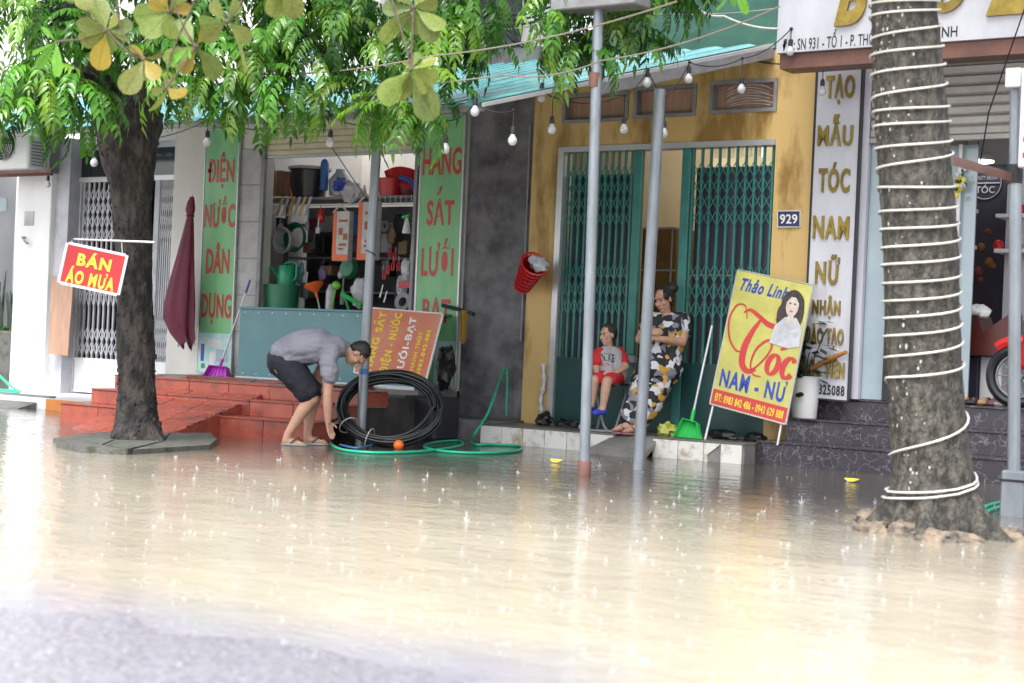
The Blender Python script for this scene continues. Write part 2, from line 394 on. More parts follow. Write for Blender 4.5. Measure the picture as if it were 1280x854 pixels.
# marble: dark slab crossed by pale veins
def marble():
    m = bpy.data.materials.new('dark_marble'); m.use_nodes = True; t = m.node_tree; n = t.nodes; L = t.links; b = n['Principled BSDF']
    tc = n.new('ShaderNodeTexCoord'); oi = n.new('ShaderNodeObjectInfo'); cx = n.new('ShaderNodeCombineXYZ'); ad = n.new('ShaderNodeVectorMath'); ad.operation = 'MULTIPLY_ADD'
    for i in range(3): L.new(oi.outputs['Random'], cx.inputs[i])
    L.new(cx.outputs[0], ad.inputs[0]); ad.inputs[1].default_value = (9, 5, 3); L.new(tc.outputs['Object'], ad.inputs[2])
    nz = n.new('ShaderNodeTexNoise'); nz.inputs['Scale'].default_value = 3; nz.inputs['Detail'].default_value = 5; L.new(ad.outputs[0], nz.inputs['Vector'])
    mx = n.new('ShaderNodeMixRGB'); mx.inputs[0].default_value = .5; L.new(ad.outputs[0], mx.inputs[1]); L.new(nz.outputs['Color'], mx.inputs[2])
    nz.inputs['Scale'].default_value = 4.5; nz.inputs['Detail'].default_value = 8
    vo = n.new('ShaderNodeTexVoronoi'); vo.feature = 'DISTANCE_TO_EDGE'; vo.inputs['Scale'].default_value = 10; L.new(mx.outputs[0], vo.inputs['Vector'])
    rp = n.new('ShaderNodeValToRGB'); rp.color_ramp.elements[0].position = .0; rp.color_ramp.elements[0].color = (.36, .34, .38, 1)
    rp.color_ramp.elements[1].position = .03; rp.color_ramp.elements[1].color = (.035, .03, .042, 1)
    L.new(vo.outputs['Distance'], rp.inputs[0])
    n2 = n.new('ShaderNodeTexNoise'); n2.inputs['Scale'].default_value = 7; L.new(ad.outputs[0], n2.inputs['Vector'])
    m2 = n.new('ShaderNodeMixRGB'); m2.inputs[1].default_value = (.045, .038, .052, 1); L.new(n2.outputs['Fac'], m2.inputs[0]); L.new(rp.outputs[0], m2.inputs[2])
    L.new(m2.outputs[0], b.inputs['Base Color']); b.inputs['Roughness'].default_value = .18
    return m
mt['marble'] = marble()
def floral():
    m = bpy.data.materials.new('floral_cloth'); m.use_nodes = True; t = m.node_tree; n = t.nodes; L = t.links; b = n['Principled BSDF']
    tc = n.new('ShaderNodeTexCoord'); nz = n.new('ShaderNodeTexNoise'); nz.inputs['Scale'].default_value = 12; L.new(tc.outputs['Object'], nz.inputs['Vector'])
    mx = n.new('ShaderNodeMixRGB'); mx.inputs[0].default_value = .09; L.new(tc.outputs['Object'], mx.inputs[1]); L.new(nz.outputs['Color'], mx.inputs[2])
    vo = n.new('ShaderNodeTexVoronoi'); vo.inputs['Scale'].default_value = 19; L.new(mx.outputs[0], vo.inputs['Vector'])
    sp = n.new('ShaderNodeSeparateColor'); L.new(vo.outputs['Color'], sp.inputs[0])
    rp = n.new('ShaderNodeValToRGB'); rp.color_ramp.interpolation = 'CONSTANT'; e = rp.color_ramp.elements
    e[0].position = 0; e[0].color = (.014, .015, .022, 1); e[1].position = .50; e[1].color = (.58, .58, .62, 1)
    x = e.new(.70); x.color = (.52, .29, .045, 1); x = e.new(.84); x.color = (.20, .20, .24, 1)
    L.new(sp.outputs[0], rp.inputs[0]); L.new(rp.outputs[0], b.inputs['Base Color']); b.inputs['Roughness'].default_value = .75
    return m
mt['floral'] = floral()
def water_mat():
    m = bpy.data.materials.new('muddy_water'); m.use_nodes = True; t = m.node_tree; n = t.nodes; L = t.links; b = n['Principled BSDF']
    tc = n.new('ShaderNodeTexCoord')
    def nz(scale, st, det=4):
        mp = n.new('ShaderNodeVectorMath'); mp.operation = 'MULTIPLY'; mp.inputs[1].default_value = st; L.new(tc.outputs['Object'], mp.inputs[0])
        q = n.new('ShaderNodeTexNoise'); q.inputs['Scale'].default_value = scale; q.inputs['Detail'].default_value = det; L.new(mp.outputs[0], q.inputs['Vector']); return q
    a = nz(.35, (1, 1.6, 1)); rp = n.new('ShaderNodeValToRGB'); rp.color_ramp.elements[0].position = .35; rp.color_ramp.elements[1].position = .7
    rp.color_ramp.elements[0].color = (.43, .385, .30, 1); rp.color_ramp.elements[1].color = (.56, .505, .40, 1)
    L.new(a.outputs['Fac'], rp.inputs[0])
    # facade's dark reflection painted into shallow water by the steps, mud on the road
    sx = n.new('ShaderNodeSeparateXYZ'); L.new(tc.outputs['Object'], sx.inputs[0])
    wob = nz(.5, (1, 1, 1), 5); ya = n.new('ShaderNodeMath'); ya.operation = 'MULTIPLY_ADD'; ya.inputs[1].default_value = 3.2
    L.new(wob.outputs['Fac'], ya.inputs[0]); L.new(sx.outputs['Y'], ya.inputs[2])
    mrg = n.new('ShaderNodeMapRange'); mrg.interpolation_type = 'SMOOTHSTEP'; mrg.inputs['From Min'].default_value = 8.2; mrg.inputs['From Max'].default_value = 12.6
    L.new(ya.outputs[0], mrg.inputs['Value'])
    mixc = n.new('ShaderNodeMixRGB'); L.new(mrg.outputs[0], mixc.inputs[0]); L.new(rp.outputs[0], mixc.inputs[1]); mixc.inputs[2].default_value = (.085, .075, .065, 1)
    # thin film over the asphalt at the shore
    def mth(op, a_, b_, c_=None):
        q = n.new('ShaderNodeMath'); q.operation = op
        for i_, x_ in enumerate((a_, b_, c_)):
            if x_ is None: continue
            if isinstance(x_, (int, float)): q.inputs[i_].default_value = x_
            else: L.new(x_, q.inputs[i_])
        return q.outputs[0]
    e1 = mth('MULTIPLY_ADD', sx.outputs['X'], .16, 3.72+.16*3.3); e2 = mth('SUBTRACT', e1, sx.outputs['Y'])
    e3 = mth('MAXIMUM', mth('ADD', sx.outputs['X'], 2.75), 0.0); e4 = mth('MULTIPLY_ADD', e3, -1.1, e2)
    e5 = mth('MULTIPLY_ADD', wob.outputs['Fac'], .5, e4)
    mr2 = n.new('ShaderNodeMapRange'); mr2.interpolation_type = 'SMOOTHSTEP'; mr2.inputs['From Min'].default_value = -.75; mr2.inputs['From Max'].default_value = .3; L.new(e5, mr2.inputs['Value'])
    mix3 = n.new('ShaderNodeMixRGB'); L.new(mr2.outputs[0], mix3.inputs[0]); L.new(mixc.outputs[0], mix3.inputs[1]); mix3.inputs[2].default_value = (.34, .335, .38, 1)
    L.new(mix3.outputs[0], b.inputs['Base Color'])
    b.inputs['Roughness'].default_value = .06; b.inputs['IOR'].default_value = 1.33
    h1 = nz(3.2, (1, 1.5, 1), 3); h2 = nz(15, (1, 1.3, 1), 3)
    vo = n.new('ShaderNodeTexVoronoi'); vo.inputs['Scale'].default_value = 3.4; L.new(tc.outputs['Object'], vo.inputs['Vector'])
    sn = n.new('ShaderNodeMath'); sn.operation = 'SINE'; ml = n.new('ShaderNodeMath'); ml.operation = 'MULTIPLY'; ml.inputs[1].default_value = 38
    L.new(vo.outputs['Distance'], ml.inputs[0]); L.new(ml.outputs[0], sn.inputs[0])
    s1 = n.new('ShaderNodeMath'); s1.operation = 'MULTIPLY_ADD'; s1.inputs[1].default_value = .45; L.new(h2.outputs['Fac'], s1.inputs[0]); L.new(h1.outputs['Fac'], s1.inputs[2])
    s2 = n.new('ShaderNodeMath'); s2.operation = 'MULTIPLY_ADD'; s2.inputs[1].default_value = .16
    fo = n.new('ShaderNodeMapRange'); fo.inputs['From Min'].default_value = .0; fo.inputs['From Max'].default_value = .6; fo.inputs['To Min'].default_value = 1; fo.inputs['To Max'].default_value = 0; L.new(vo.outputs['Distance'], fo.inputs['Value'])
    fm = n.new('ShaderNodeMath'); fm.operation = 'MULTIPLY'; L.new(sn.outputs[0], fm.inputs[0]); L.new(fo.outputs[0], fm.inputs[1])
    L.new(fm.outputs[0], s2.inputs[0]); L.new(s1.outputs[0], s2.inputs[2])
    bp = n.new('ShaderNodeBump'); bp.inputs['Strength'].default_value = 1; bp.inputs['Distance'].default_value = .0065
    L.new(s2.outputs[0], bp.inputs['Height']); L.new(bp.outputs[0], b.inputs['Normal'])
    return m
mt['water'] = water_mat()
# ================================================================== SETTING
def ground():
    def seg(a, b, s):
        n = max(1, int((b-a)/s)); return [a+(b-a)*i/n for i in range(n)]
    xs = [-400, -120, -50]+seg(-26, -7, 1.2)+seg(-7, 1, .07)+seg(1, 10, 1.2)+[10, 40, 120, 400]
    ys = [-400, -100, -30, -10]+seg(-6, .5, .8)+seg(.5, 5, .06)+seg(5, 16, 1.1)+[16, 40, 120, 400]
    vs_ = []
    for y in ys:
        for x in xs:
            e = (3.72+.16*(x+3.3))-y-max(0, x+2.75)*1.1
            z = max(-.12, min(.045, e*.022 if e > -.8 else -.0176+(e+.8)*.06))
            z += .008*noise.noise((x*1.3, y*1.3, 0))+.005*noise.noise((x*5, y*5, 1))+.004*noise.noise((x*14, y*14, 1)) if z > -.1 else 0
            vs_.append((x, y, z))
    n = len(xs); m = MB()
    m.add(vs_, [(j*n+i, j*n+i+1, (j+1)*n+i+1, (j+1)*n+i) for j in range(len(ys)-1) for i in range(n-1)])
    structure('road', m, mt['asphalt'], 60)
ground()
m = MB(); m.box((-60, 9.3, -.115), (30, 14.0, -.03)); structure('pavement', m, mt['pave'])
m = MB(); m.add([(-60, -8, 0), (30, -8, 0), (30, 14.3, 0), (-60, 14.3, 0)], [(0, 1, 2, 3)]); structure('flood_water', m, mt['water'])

def wall_with_holes(m, x0, x1, z0, z1, y0, y1, holes):
    """boxes that leave rectangular holes (hx0,hx1,hz0,hz1), holes sharing no columns"""
    cur = x0
    for a, b, c, d in sorted(holes):
        if a > cur: m.box((cur, y0, z0), (a, y1, z1))
        if c > z0: m.box((a, y0, z0), (b, y1, c))
        if d < z1: m.box((a, y0, d), (b, y1, z1))
        cur = b
    if cur < x1: m.box((cur, y0, z0), (x1, y1, z1))
def frame_rect(name, parent, mat, x0, x1, z0, z1, y, w_, d):
    m = MB()
    m.box((x0, y, z0), (x0+w_, y+d, z1)); m.box((x1-w_, y, z0), (x1, y+d, z1))
    m.box((x0+w_, y, z0), (x1-w_, y+d, z0+w_)); m.box((x0+w_, y, z1-w_), (x1-w_, y+d, z1))
    return part(name, m, mat, parent, 0)

# ------------------------------------------------------------------ yellow house
YH = thing('yellow_house', 'mustard yellow house with green folding gate and three small high windows beside the hair salon', 'house', (-8, 14, 0))
DX0, DX1, DZ1 = -9.27, -6.90, 2.95
wins = []
for (u0, v0, u1, v1) in ((704, 116, 786, 153), (793, 107, 871, 147), (888, 100, 972, 141)):
    a = P(u0, v1, 14); b = P(u1, v0, 14); c = P(u0, v0, 14); d = P(u1, v1, 14)
    wins.append(((a.x+c.x)/2, (b.x+d.x)/2, (a.z+d.z)/2, (b.z+c.z)/2))
m = MB()
wall_with_holes(m, -9.60, -6.40, DZ1, 3.78, 14.0, 14.16, wins)
wall_with_holes(m, -9.60, -6.40, -.1, DZ1, 14.0, 14.16, [(DX0, DX1, -.1, DZ1)])
part('wall', m, mt['yellow'], YH, 0)
for x0, x1, z0, z1 in wins:
    fr = frame_rect('window', YH, mt['grey'], x0, x1, z0, z1, 13.985, .035, .16)
    m = MB(); m.box((x0+.035, 14.08, z0+.035), (x1-.035, 14.12, z1-.035)); part('shutter', m, mt['wood'], fr, 0)
# basketry seen in the right window
m = MB(); x0, x1, z0, z1 = wins[2]
for i in range(9):
    z = z0+.07+i*.02
    m.tube([(x0+.16+.03*math.sin(i*2)+(x1-x0-.26)*k/8, 14.055, z+.05*math.sin(math.pi*k/8)*(.5+i*.1)) for k in range(9)], .004, 5)
part('wicker', m, mt['card'], YH)
# room behind the gate
m = MB(); m.box((-9.75, 14.16, .1), (-9.6, 19, 3.75)); m.box((-6.4, 14.16, .1), (-6.25, 19, 3.75))
m.box((-9.75, 14.16, 3.75), (-6.25, 16.0, 3.8)); part('inner_wall', m, mt['yin'], YH, 0)  # ceiling stops short: an added opening so the sky brightens this room
m = MB(); m.box((-9.6, 19, .1), (-6.4, 19.12, 3.75)); part('rear_wall', m, mt['white'], YH, 0)
m = MB(); m.box((-9.6, 13.9, .05), (-6.4, 19, .17)); part('floor', m, mt['conc2'], YH, 0)
# partition seen through the gap
m = MB(); v0 = P(868, 199, 17.8); v1 = P(958, 178, 17.8); vw = (v1.x-v0.x)/8
wall_with_holes(m, -9.6, -6.4, .17, 4.1, 17.8, 17.88, [(v0.x+i*vw+.02, v0.x+(i+1)*vw-.03, v0.z, v1.z) for i in range(8)]); part('partition', m, mt['yin'], YH, 0)
# steel door jamb
m = MB(); m.box((DX0-.005, 13.975, .17), (DX0+.06, 14.13, DZ1)); m.box((DX0+.06, 13.98, DZ1-.05), (DX1, 14.13, DZ1+.004)); part('door_frame', m, mt['alu'], YH, 0)
def gate_leaf(root, x0, x1, z0, zs, z1, y, bars, zones, matl, sheet, dark, post=None, bw=.011, lw=.0042):
    g = link('folding_gate', None, root, Vector(((x0+x1)/2, y, z0)))
    xs = [x0+(x1-x0)*i/(bars-1) for i in range(bars)]
    for x in xs:
        m = MB(); m.box((x-bw, y-.012, zs), (x+bw, y+.012, z1)); part('bar', m, matl, g, 0)
    if post:
        m = MB(); m.box((post-.045, y-.03, z0+.01), (post+.045, y+.03, z1+.002), .006); part('post', m, matl, g, 0)
    m = MB()
    for a, b, n in zones:
        h = (b-a)/n
        for i in range(bars-1):
            for k in range(n):
                for s in (0, 1):
                    p0 = Vector((xs[i], 0, a+k*h+(h if s else 0))); p1 = Vector((xs[i+1], 0, a+k*h+(0 if s else h)))
                    d = p1-p0; yy = y-.017+(.006 if s else 0)
                    nrm = Vector((-d.z, 0, d.x)).normalized()*lw
                    m.obox((p0+p1)/2+Vector((0, yy, 0)), d/2, nrm, (0, .0022, 0))
    part('lattice', m, matl, g, 0, kind='stuff')
    if sheet:
        m = MB(); m.box((x0-.03, y-.02, z0), (x1+.03, y+.006, zs), .004)
        m.box((x0-.03, y-.027, zs-.03), (x1+.03, y-.0205, zs)); m.box((x0-.03, y-.027, z0), (x1+.03, y-.0205, z0+.03)); part('kick_sheet', m, sheet, g, 0)
    if dark:
        m = MB(); n = 20; vs_ = []
        for k, z in enumerate((zs-.05, (zs+dark)/2, dark)):
            for i in range(n+1):
                x = x0+(x1-x0)*i/n; vs_.append((x, y+.055+.012*math.sin(i*1.9+k)+.006*math.sin(i*.7), z))
        m.add(vs_, [(k*(n+1)+i, k*(n+1)+i+1, (k+1)*(n+1)+i+1, (k+1)*(n+1)+i) for k in range(2) for i in range(n)]); part('backing_sheet', m, mt['navy'], g)
        m = MB(); m.box((x0, y+.035, (zs+dark)/2-.1), (x1, y+.042, (zs+dark)/2-.085)); part('seam', m, mt['wood'], g, 0)
    return g
zA, zB, zC, zD = 2.76, 2.16, 1.80, 1.28
gate_leaf(YH, DX0+.09, -8.44, .20, .86, 2.90, 14.03, 11, [(zB, zA, 4), (zD, zC, 3)], mt['gate'], mt['gated'], 2.68, post=-8.36)
gate_leaf(YH, -7.76, DX1-.03, .20, .86, 2.90, 14.03, 10, [(zB, zA, 4), (zD, zC, 3)], mt['gate'], mt['gated'], 2.72, post=-7.83)
m = MB(); m.box((-8.32, 14.0, .20), (-7.87, 14.03, .86), .004); part('kick_sheet', m, mt['gated'], YH, 0)
# tiled ledge in front of the house with a concrete ramp in its gap
LG = link('ledge', None, YH, Vector((-8, 13.3, 0)))
LY = 13.24
def ledge_box(x0, x1):
    m = MB(); m.box((x0+.004, LY+.014, -.05), (x1-.004, 14.0, .165)); part('ledge_core', m, mt['conc2'], LG, 0)
    m = MB(); m.box((x0, LY, .165), (x1, 13.985, .18), .003); part('ledge_top', m, mt['pave'], LG, 0)
ledge_box(-9.55, -8.02); ledge_box(-7.62, -6.70)
def tiles_row(x0, x1, n, y, z0, z1, mat, parent, gap=.006, d=.014):
    w_ = (x1-x0)/n
    for i in range(n):
        m = MB(); m.box((x0+i*w_+gap/2, y+rnd.uniform(-.002, .002), z0), (x0+(i+1)*w_-gap/2, y+d, z1), .0025); part('tile', m, mat, parent, 0)
tiles_row(-9.55, -8.30, 5, LY, -.05, .163, mt['tile'], LG)
m = MB(); m.prism([(-8.297, LY, -.05), (-8.18, LY, -.05), (-8.04, LY, .163), (-8.297, LY, .163)], (0, .013, 0)); part('tile', m, mt['tile'], LG, 0)
tiles_row(-7.62, -7.10, 2, LY, -.05, .163, mt['tile'], LG)
m = MB(); m.prism([(-7.096, LY, -.05), (-7.05, LY, -.05), (-7.065, LY, .06), (-7.01, LY, .10), (-6.93, LY, .163), (-7.096, LY, .163)], (0, .013, 0)); part('tile', m, mt['tile'], LG, 0)
tiles_row(-6.93, -6.72, 1, LY-.004, -.05, .163, mt['tile'], LG)
m = MB(); m.prism([(-8.24, 12.75, -.06), (-8.05, 13.3, .172), (-8.05, 13.98, .176), (-7.6, 13.98, .176), (-7.6, 13.3, .172), (-7.50, 12.75, -.06)], (0, 0, -.05)); part('ramp', m, mt['conc2'], LG, 0)

# ------------------------------------------------------------------ dark concrete wall
CW = thing('concrete_wall', 'bare dark stained concrete wall strip between the hanging goods sign and the yellow house', 'wall', (-10, 14, 0))
m = MB(); m.box((-10.42, 14.04, -.1), (-9.603, 14.22, 4.0)); part('wall', m, mt['concrete'], CW, 0)
m = MB(); m.box((-10.40, 13.35, -.05), (-9.56, 14.035, .20), .01); part('step', m, mt['concrete'], CW, 0)
m = MB(); m.tube([(-9.66, 14.02, 1.0), (-9.655, 14.02, 2.0), (-9.66, 14.02, 3.2)], .009, 6); part('conduit', m, mt['grey'], CW)

# ------------------------------------------------------------------ hardware shop
HS = thing('hardware_shop', 'open hardware shop with cream roller shutter, teal front counter and red tiled steps', 'shop', (-12.5, 14, 0))
FZ = .455
m = MB(); wall_with_holes(m, -14.76, -10.43, FZ-.5, 4.0, 14.02, 14.2, [(-13.32, -11.06, FZ-.5, 3.30)])
part('wall', m, mt['cream'], HS, 0)
m = MB()
for i in range(6): m.box((-13.72+.004, 14.0, .56+i*.42), (-13.33, 14.018, .56+i*.42+.414), .003)
part('wall_tiles', m, mt['greytile'], HS, 0)
for a, b in ((-13.325, -13.27), (-11.10, -11.062)):
    m = MB(); m.box((a, 13.985, .5), (b, 14.03, 3.3)); part('shutter_rail', m, mt['grey'], HS, 0)
sh = link('roller_shutter', None, HS, Vector((-12.2, 14.05, 3)))
for i in range(7):
    z = 2.985+i*.068; m = MB()
    m.prism([(-13.27, 14.03, z), (-13.27, 14.018, z+.012), (-13.27, 14.018, z+.05), (-13.27, 14.035, z+.066), (-13.27, 14.05, z+.066), (-13.27, 14.05, z)], (2.165, 0, 0)); part('slat', m, mt['slat'], sh, 0)
m = MB(); m.box((-13.27, 14.01, 2.955), (-11.105, 14.05, 2.985), .004); part('bottom_bar', m, mt['alu'], sh, 0)
m = MB(); m.box((-14.2, 14.2, FZ), (-14.05, 16.6, 3.6)); m.box((-10.5, 14.22, FZ), (-10.4, 16.6, 3.6)); m.box((-14.2, 16.6, FZ), (-10.4, 16.7, 3.6)); m.box((-14.2, 14.2, 3.6), (-10.4, 15.25, 3.7))  # unseen gap added in the rear ceiling to light the shop's back wall
part('inner_wall', m, mt['cream'], HS, 0)
m = MB(); m.box((-14.2, 13.36, -.1), (-10.43, 16.7, FZ)); part('floor', m, mt['conc2'], HS, 0)
m = MB(); m.box((-10.98, 12.13, -.1), (-10.10, 13.355, .40), .01); part('plinth', m, M('plinth_dark', (.075, .065, .065), (.03, .027, .028), 4, .6, bump=.5, bscale=30), HS, 0)
# counter
CN = link('counter', None, HS, Vector((-12, 13.4, FZ)))
m = MB(); m.box((-12.98, 13.40, FZ+.035), (-10.5, 13.43, 1.225), .003); part('front_panel', m, mt['tealp'], CN, 0)
m = MB(); m.box((-13.0, 13.385, FZ), (-10.5, 13.43, FZ+.035)); part('rail', m, mt['alu'], CN, 0)
m = MB(); m.box((-13.0, 13.38, 1.225), (-10.5, 13.95, 1.25), .004); part('counter_top', m, mt['tealp'], CN, 0)
m = MB()
for i in range(12):
    for z in (1.19, FZ+.07): m.cyl((-12.9+i*.2, 13.399, z), (-12.9+i*.2, 13.395, z), .008, None, 8)
part('rivets', m, mt['alu'], CN)
# steps
ST = link('steps', None, HS, Vector((-11.5, 11.6, 0)))
SX0, SX1 = -13.25, -9.95
def step(i, y, z0, z1, depth, x0, x1, ntile):
    m = MB(); m.box((x0+.016, y+.016, z0-.05 if i == 0 else z0-.01), (x1-.016, y+depth, z1-.016)); part('step_core', m, mt['grout'], ST, 0)
    w_ = (x1-x0)/ntile
    for k in range(ntile):
        a, b = x0+k*w_+.004, x0+(k+1)*w_-.004
        m = MB(); m.box((a, y, (z0 if i else -.05)+.002), (b, y+.014, z1-.017), .002); part('tile', m, mt['redtile'], ST, 0)
        m = MB(); m.box((a, y-.012, z1-.015), (b, y+depth, z1), .004); part('tile', m, mt['redtile'], ST, 0)
    m = MB(); m.box((x1-.015, y+.001, (z0 if i else -.05)), (x1+.001, y+depth, z1-.0155)); part('tile', m, mt['redtile'], ST, 0)
step(0, 11.2, 0, .185, .3, SX0, SX1, 6)
step(1, 11.5, .185, .335, .3, SX0+.1, SX1+.08, 6)
step(2, 11.8, .335, .475, 1.55, SX0+.1, -11.0, 4)
step(2, 11.8, .335, .475, .32, -11.0, SX1+.14, 2)
# the red ramp over the steps
RP = link('ramp', None, HS, Vector((-11.5, 11, 0)))
rp0 = [Vector((-12.15, 10.28, -.03)), Vector((-10.98, 10.36, -.03)), Vector((-11.12, 12.25, .50)), Vector((-12.55, 12.25, .50))]
nr, ncl = 7, 3
for i in range(nr):
    for j in range(ncl):
        def bl(a, b): return rp0[0].lerp(rp0[1], a).lerp(rp0[3].lerp(rp0[2], a), b)
        e = .004
        q = [bl(j/ncl+e, i/nr+e), bl((j+1)/ncl-e, i/nr+e), bl((j+1)/ncl-e, (i+1)/nr-e), bl(j/ncl+e, (i+1)/nr-e)]
        dz = rnd.uniform(-.002, .002); q = [p+Vector((0, 0, dz)) for p in q]
        m = MB(); m.prism(q, (0, 0, -.014)); part('tile', m, mt['redtile'], RP, 0)
m = MB(); q = [p+Vector((0, 0, -.009)) for p in rp0]; o = Vector((0, 0, -.6)); m.prism([Vector((p.x*1+(.006 if p.x < -11.6 else -.006), p.y, p.z)) for p in q], (0, 0, -.05)); part('ramp_core', m, mt['grout'], RP, 0)
m = MB(); a, b = rp0[1], rp0[2]
m.prism([a+Vector((.0, 0, -.012)), b+Vector((0, 0, -.012)), Vector((b.x, b.y, -.05)), Vector((a.x, a.y, -.08))], (-.02, 0, 0)); part('side_tile', m, mt['redtile'], RP, 0)
m = MB()
for i in range(40):
    t = rnd.random(); p = a.lerp(b, t); m.ell(p+Vector((rnd.uniform(-.03, .0), 0, .002)), (rnd.uniform(.006, .02), rnd.uniform(.01, .03), .004), None, 6, 4)
part('chipped_edge', m, mt['dark'], RP)

# ------------------------------------------------------------------ white house at left
WH = thing('white_house', 'white house at far left with pale lattice folding gate behind the dark trunk', 'house', (-16, 14.2, 0))
m = MB(); wall_with_holes(m, -16.62, -14.765, -.1, 3.9, 14.16, 14.3, [(-16.55, -14.80, .12, 3.22)]); part('wall', m, mt['white'], WH, 0)
m = MB(); m.box((-17.45, 13.9, -.1), (-16.80, 14.4, 3.05), .01); part('pillar', m, mt['white'], WH, 0)
m = MB(); m.box((-16.80, 13.98, -.1), (-16.56, 14.159, 3.3)); part('jamb', m, mt['mullion'], WH, 0)
m = MB(); m.box((-16.55, 14.12, 2.76), (-14.80, 14.2, 2.82)); m.box((-16.55, 14.12, 3.16), (-14.80, 14.2, 3.22)); m.box((-15.73, 14.13, 2.82), (-15.69, 14.19, 3.16)); part('transom_frame', m, mt['alu'], WH, 0)
for a, b in ((-16.55, -15.73), (-15.69, -14.80)):
    m = MB(); m.box((a, 14.15, 2.82), (b, 14.165, 3.16)); part('transom_pane', m, mt['glass'], WH, 0)
gate_leaf(WH, -16.50, -15.43, .14, .57, 2.76, 14.18, 13, [(2.02, 2.68, 4), (1.55, 1.8, 1), (.60, .95, 2), (1.2, 1.45, 1)], mt['mullion'], mt['white'], None, post=-15.36, bw=.012, lw=.006)
gate_leaf(WH, -15.12, -14.83, .14, .57, 2.76, 14.18, 9, [(2.02, 2.68, 4), (.60, 1.1, 3)], mt['mullion'], mt['white'], None, post=-15.17, bw=.010, lw=.005)
m = MB(); m.box((-15.33, 14.16, .14), (-15.1, 14.19, .57), .004); part('kick_sheet', m, mt['white'], WH, 0)
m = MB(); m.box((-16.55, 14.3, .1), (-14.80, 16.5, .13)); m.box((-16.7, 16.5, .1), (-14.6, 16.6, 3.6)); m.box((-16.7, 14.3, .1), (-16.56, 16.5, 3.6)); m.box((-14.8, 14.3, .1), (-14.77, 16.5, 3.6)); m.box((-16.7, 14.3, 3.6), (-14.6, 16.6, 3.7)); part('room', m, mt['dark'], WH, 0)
m = MB(); m.box((-17.6, 12.6, -.1), (-14.77, 14.159, .115), .01); part('floor', m, mt['white'], WH, 0)
m = MB(); m.box((-15.10, 12.55, -.1), (-13.3, 12.598, .12)); part('orange_tile_face', m, mt['orange'], WH, 0)
m = MB(); a = P(36, 273, 13.89); m.box(a-Vector((.09, .0, .09)), a+Vector((.09, .008, .09)), .003); part('plaque', m, mt['greytile'], WH, 0)
m = MB(); a = P(31, 297, 13.89); m.tube([a+Vector((0, .02, 0)), a+Vector((0, -.04, 0)), a+Vector((.10, -.06, -.07)), a+Vector((.14, -.06, -.08))], .014, 8); part('tap', m, mt['steel'], WH)
# leaning board
m = MB(); a = P(62, 442, 13.86); b = P(86, 445, 13.86); c = P(93, 352, 13.95); d = P(66, 345, 13.95); m.prism([a, b, c, d], (0, -.02, 0)); solo('wooden_board', m, mt['wood'], 'brown wooden board leaning on the white lattice gate behind the red rain coat sign', 'board', smooth=0)
# alley at the far left
AW = thing('alley_wall', 'white wall at the left photo edge beside the dark planted recess', 'wall', (-19, 14.5, 0))
m = MB(); m.box((-21, 14.3, -.1), (-18.35, 14.6, 3.0)); part('wall', m, mt['white'], AW, 0)
m = MB(); m.box((-18.4, 16.2, -.1), (-17.3, 16.4, 4.0)); part('back_wall', m, mt['grey'], AW, 0)
m = MB(); a = P(2, 256, 14.28); m.box(a-Vector((.1, 0, .09)), a+Vector((.1, .012, .09)), .003); part('meter_plate', m, mt['lglass'], AW, 0)
PT = thing('planter_bed', 'raised mossy concrete planter with tall dark sword leaves at far left', 'planter', (-18, 14.2, 0))
m = MB(); m.box((-19.2, 13.95, -.05), (-17.5, 14.28, .86), .02); part('trough', m, mt['moss'], PT, 0)
for i in range(16):
    x = rnd.uniform(-18.3, -17.55); h = rnd.uniform(.4, .95); dx = rnd.uniform(-.25, .25); w_ = rnd.uniform(.02, .035); y = rnd.uniform(14.02, 14.22)
    pts = [(x+dx*t*t, y+.02*t, .84+h*t-(.1*t*t if abs(dx) > .15 else 0)) for t in (0, .3, .6, .85, 1)]
    m = MB(); L = [Vector(p)+Vector((-w_*(1-.98*t**2), 0, 0)) for p, t in zip(pts, (0, .3, .6, .85, 1))]; Rr = [Vector(p)+Vector((w_*(1-.98*t**2), .012, 0)) for p, t in zip(pts, (0, .3, .6, .85, 1))]
    m.add(L+Rr, [(k, k+1, 5+k+1, 5+k) for k in range(4)]); part('leaf', m, mt['dleaf'], PT)
m = MB()
for i in range(60): m.ell((rnd.uniform(-18.6, -17.55), rnd.uniform(13.98, 14.2), .86+rnd.uniform(0, .05)), (.035, .03, .02), None, 6, 4)
part('ground_cover', m, mt['leafd'], PT, kind='stuff')
# dark concrete ramp slab at far left
m = MB(); m.prism([(-17.6, 11.9, -.06), (-15.25, 12.05, -.06), (-15.35, 12.9, .14), (-17.6, 12.9, .14)], (0, 0, -.08)); solo('ramp_slab', m, mt['conc2'], 'dark wet concrete ramp slab at the white house doorstep, far left', 'ramp', smooth=0)

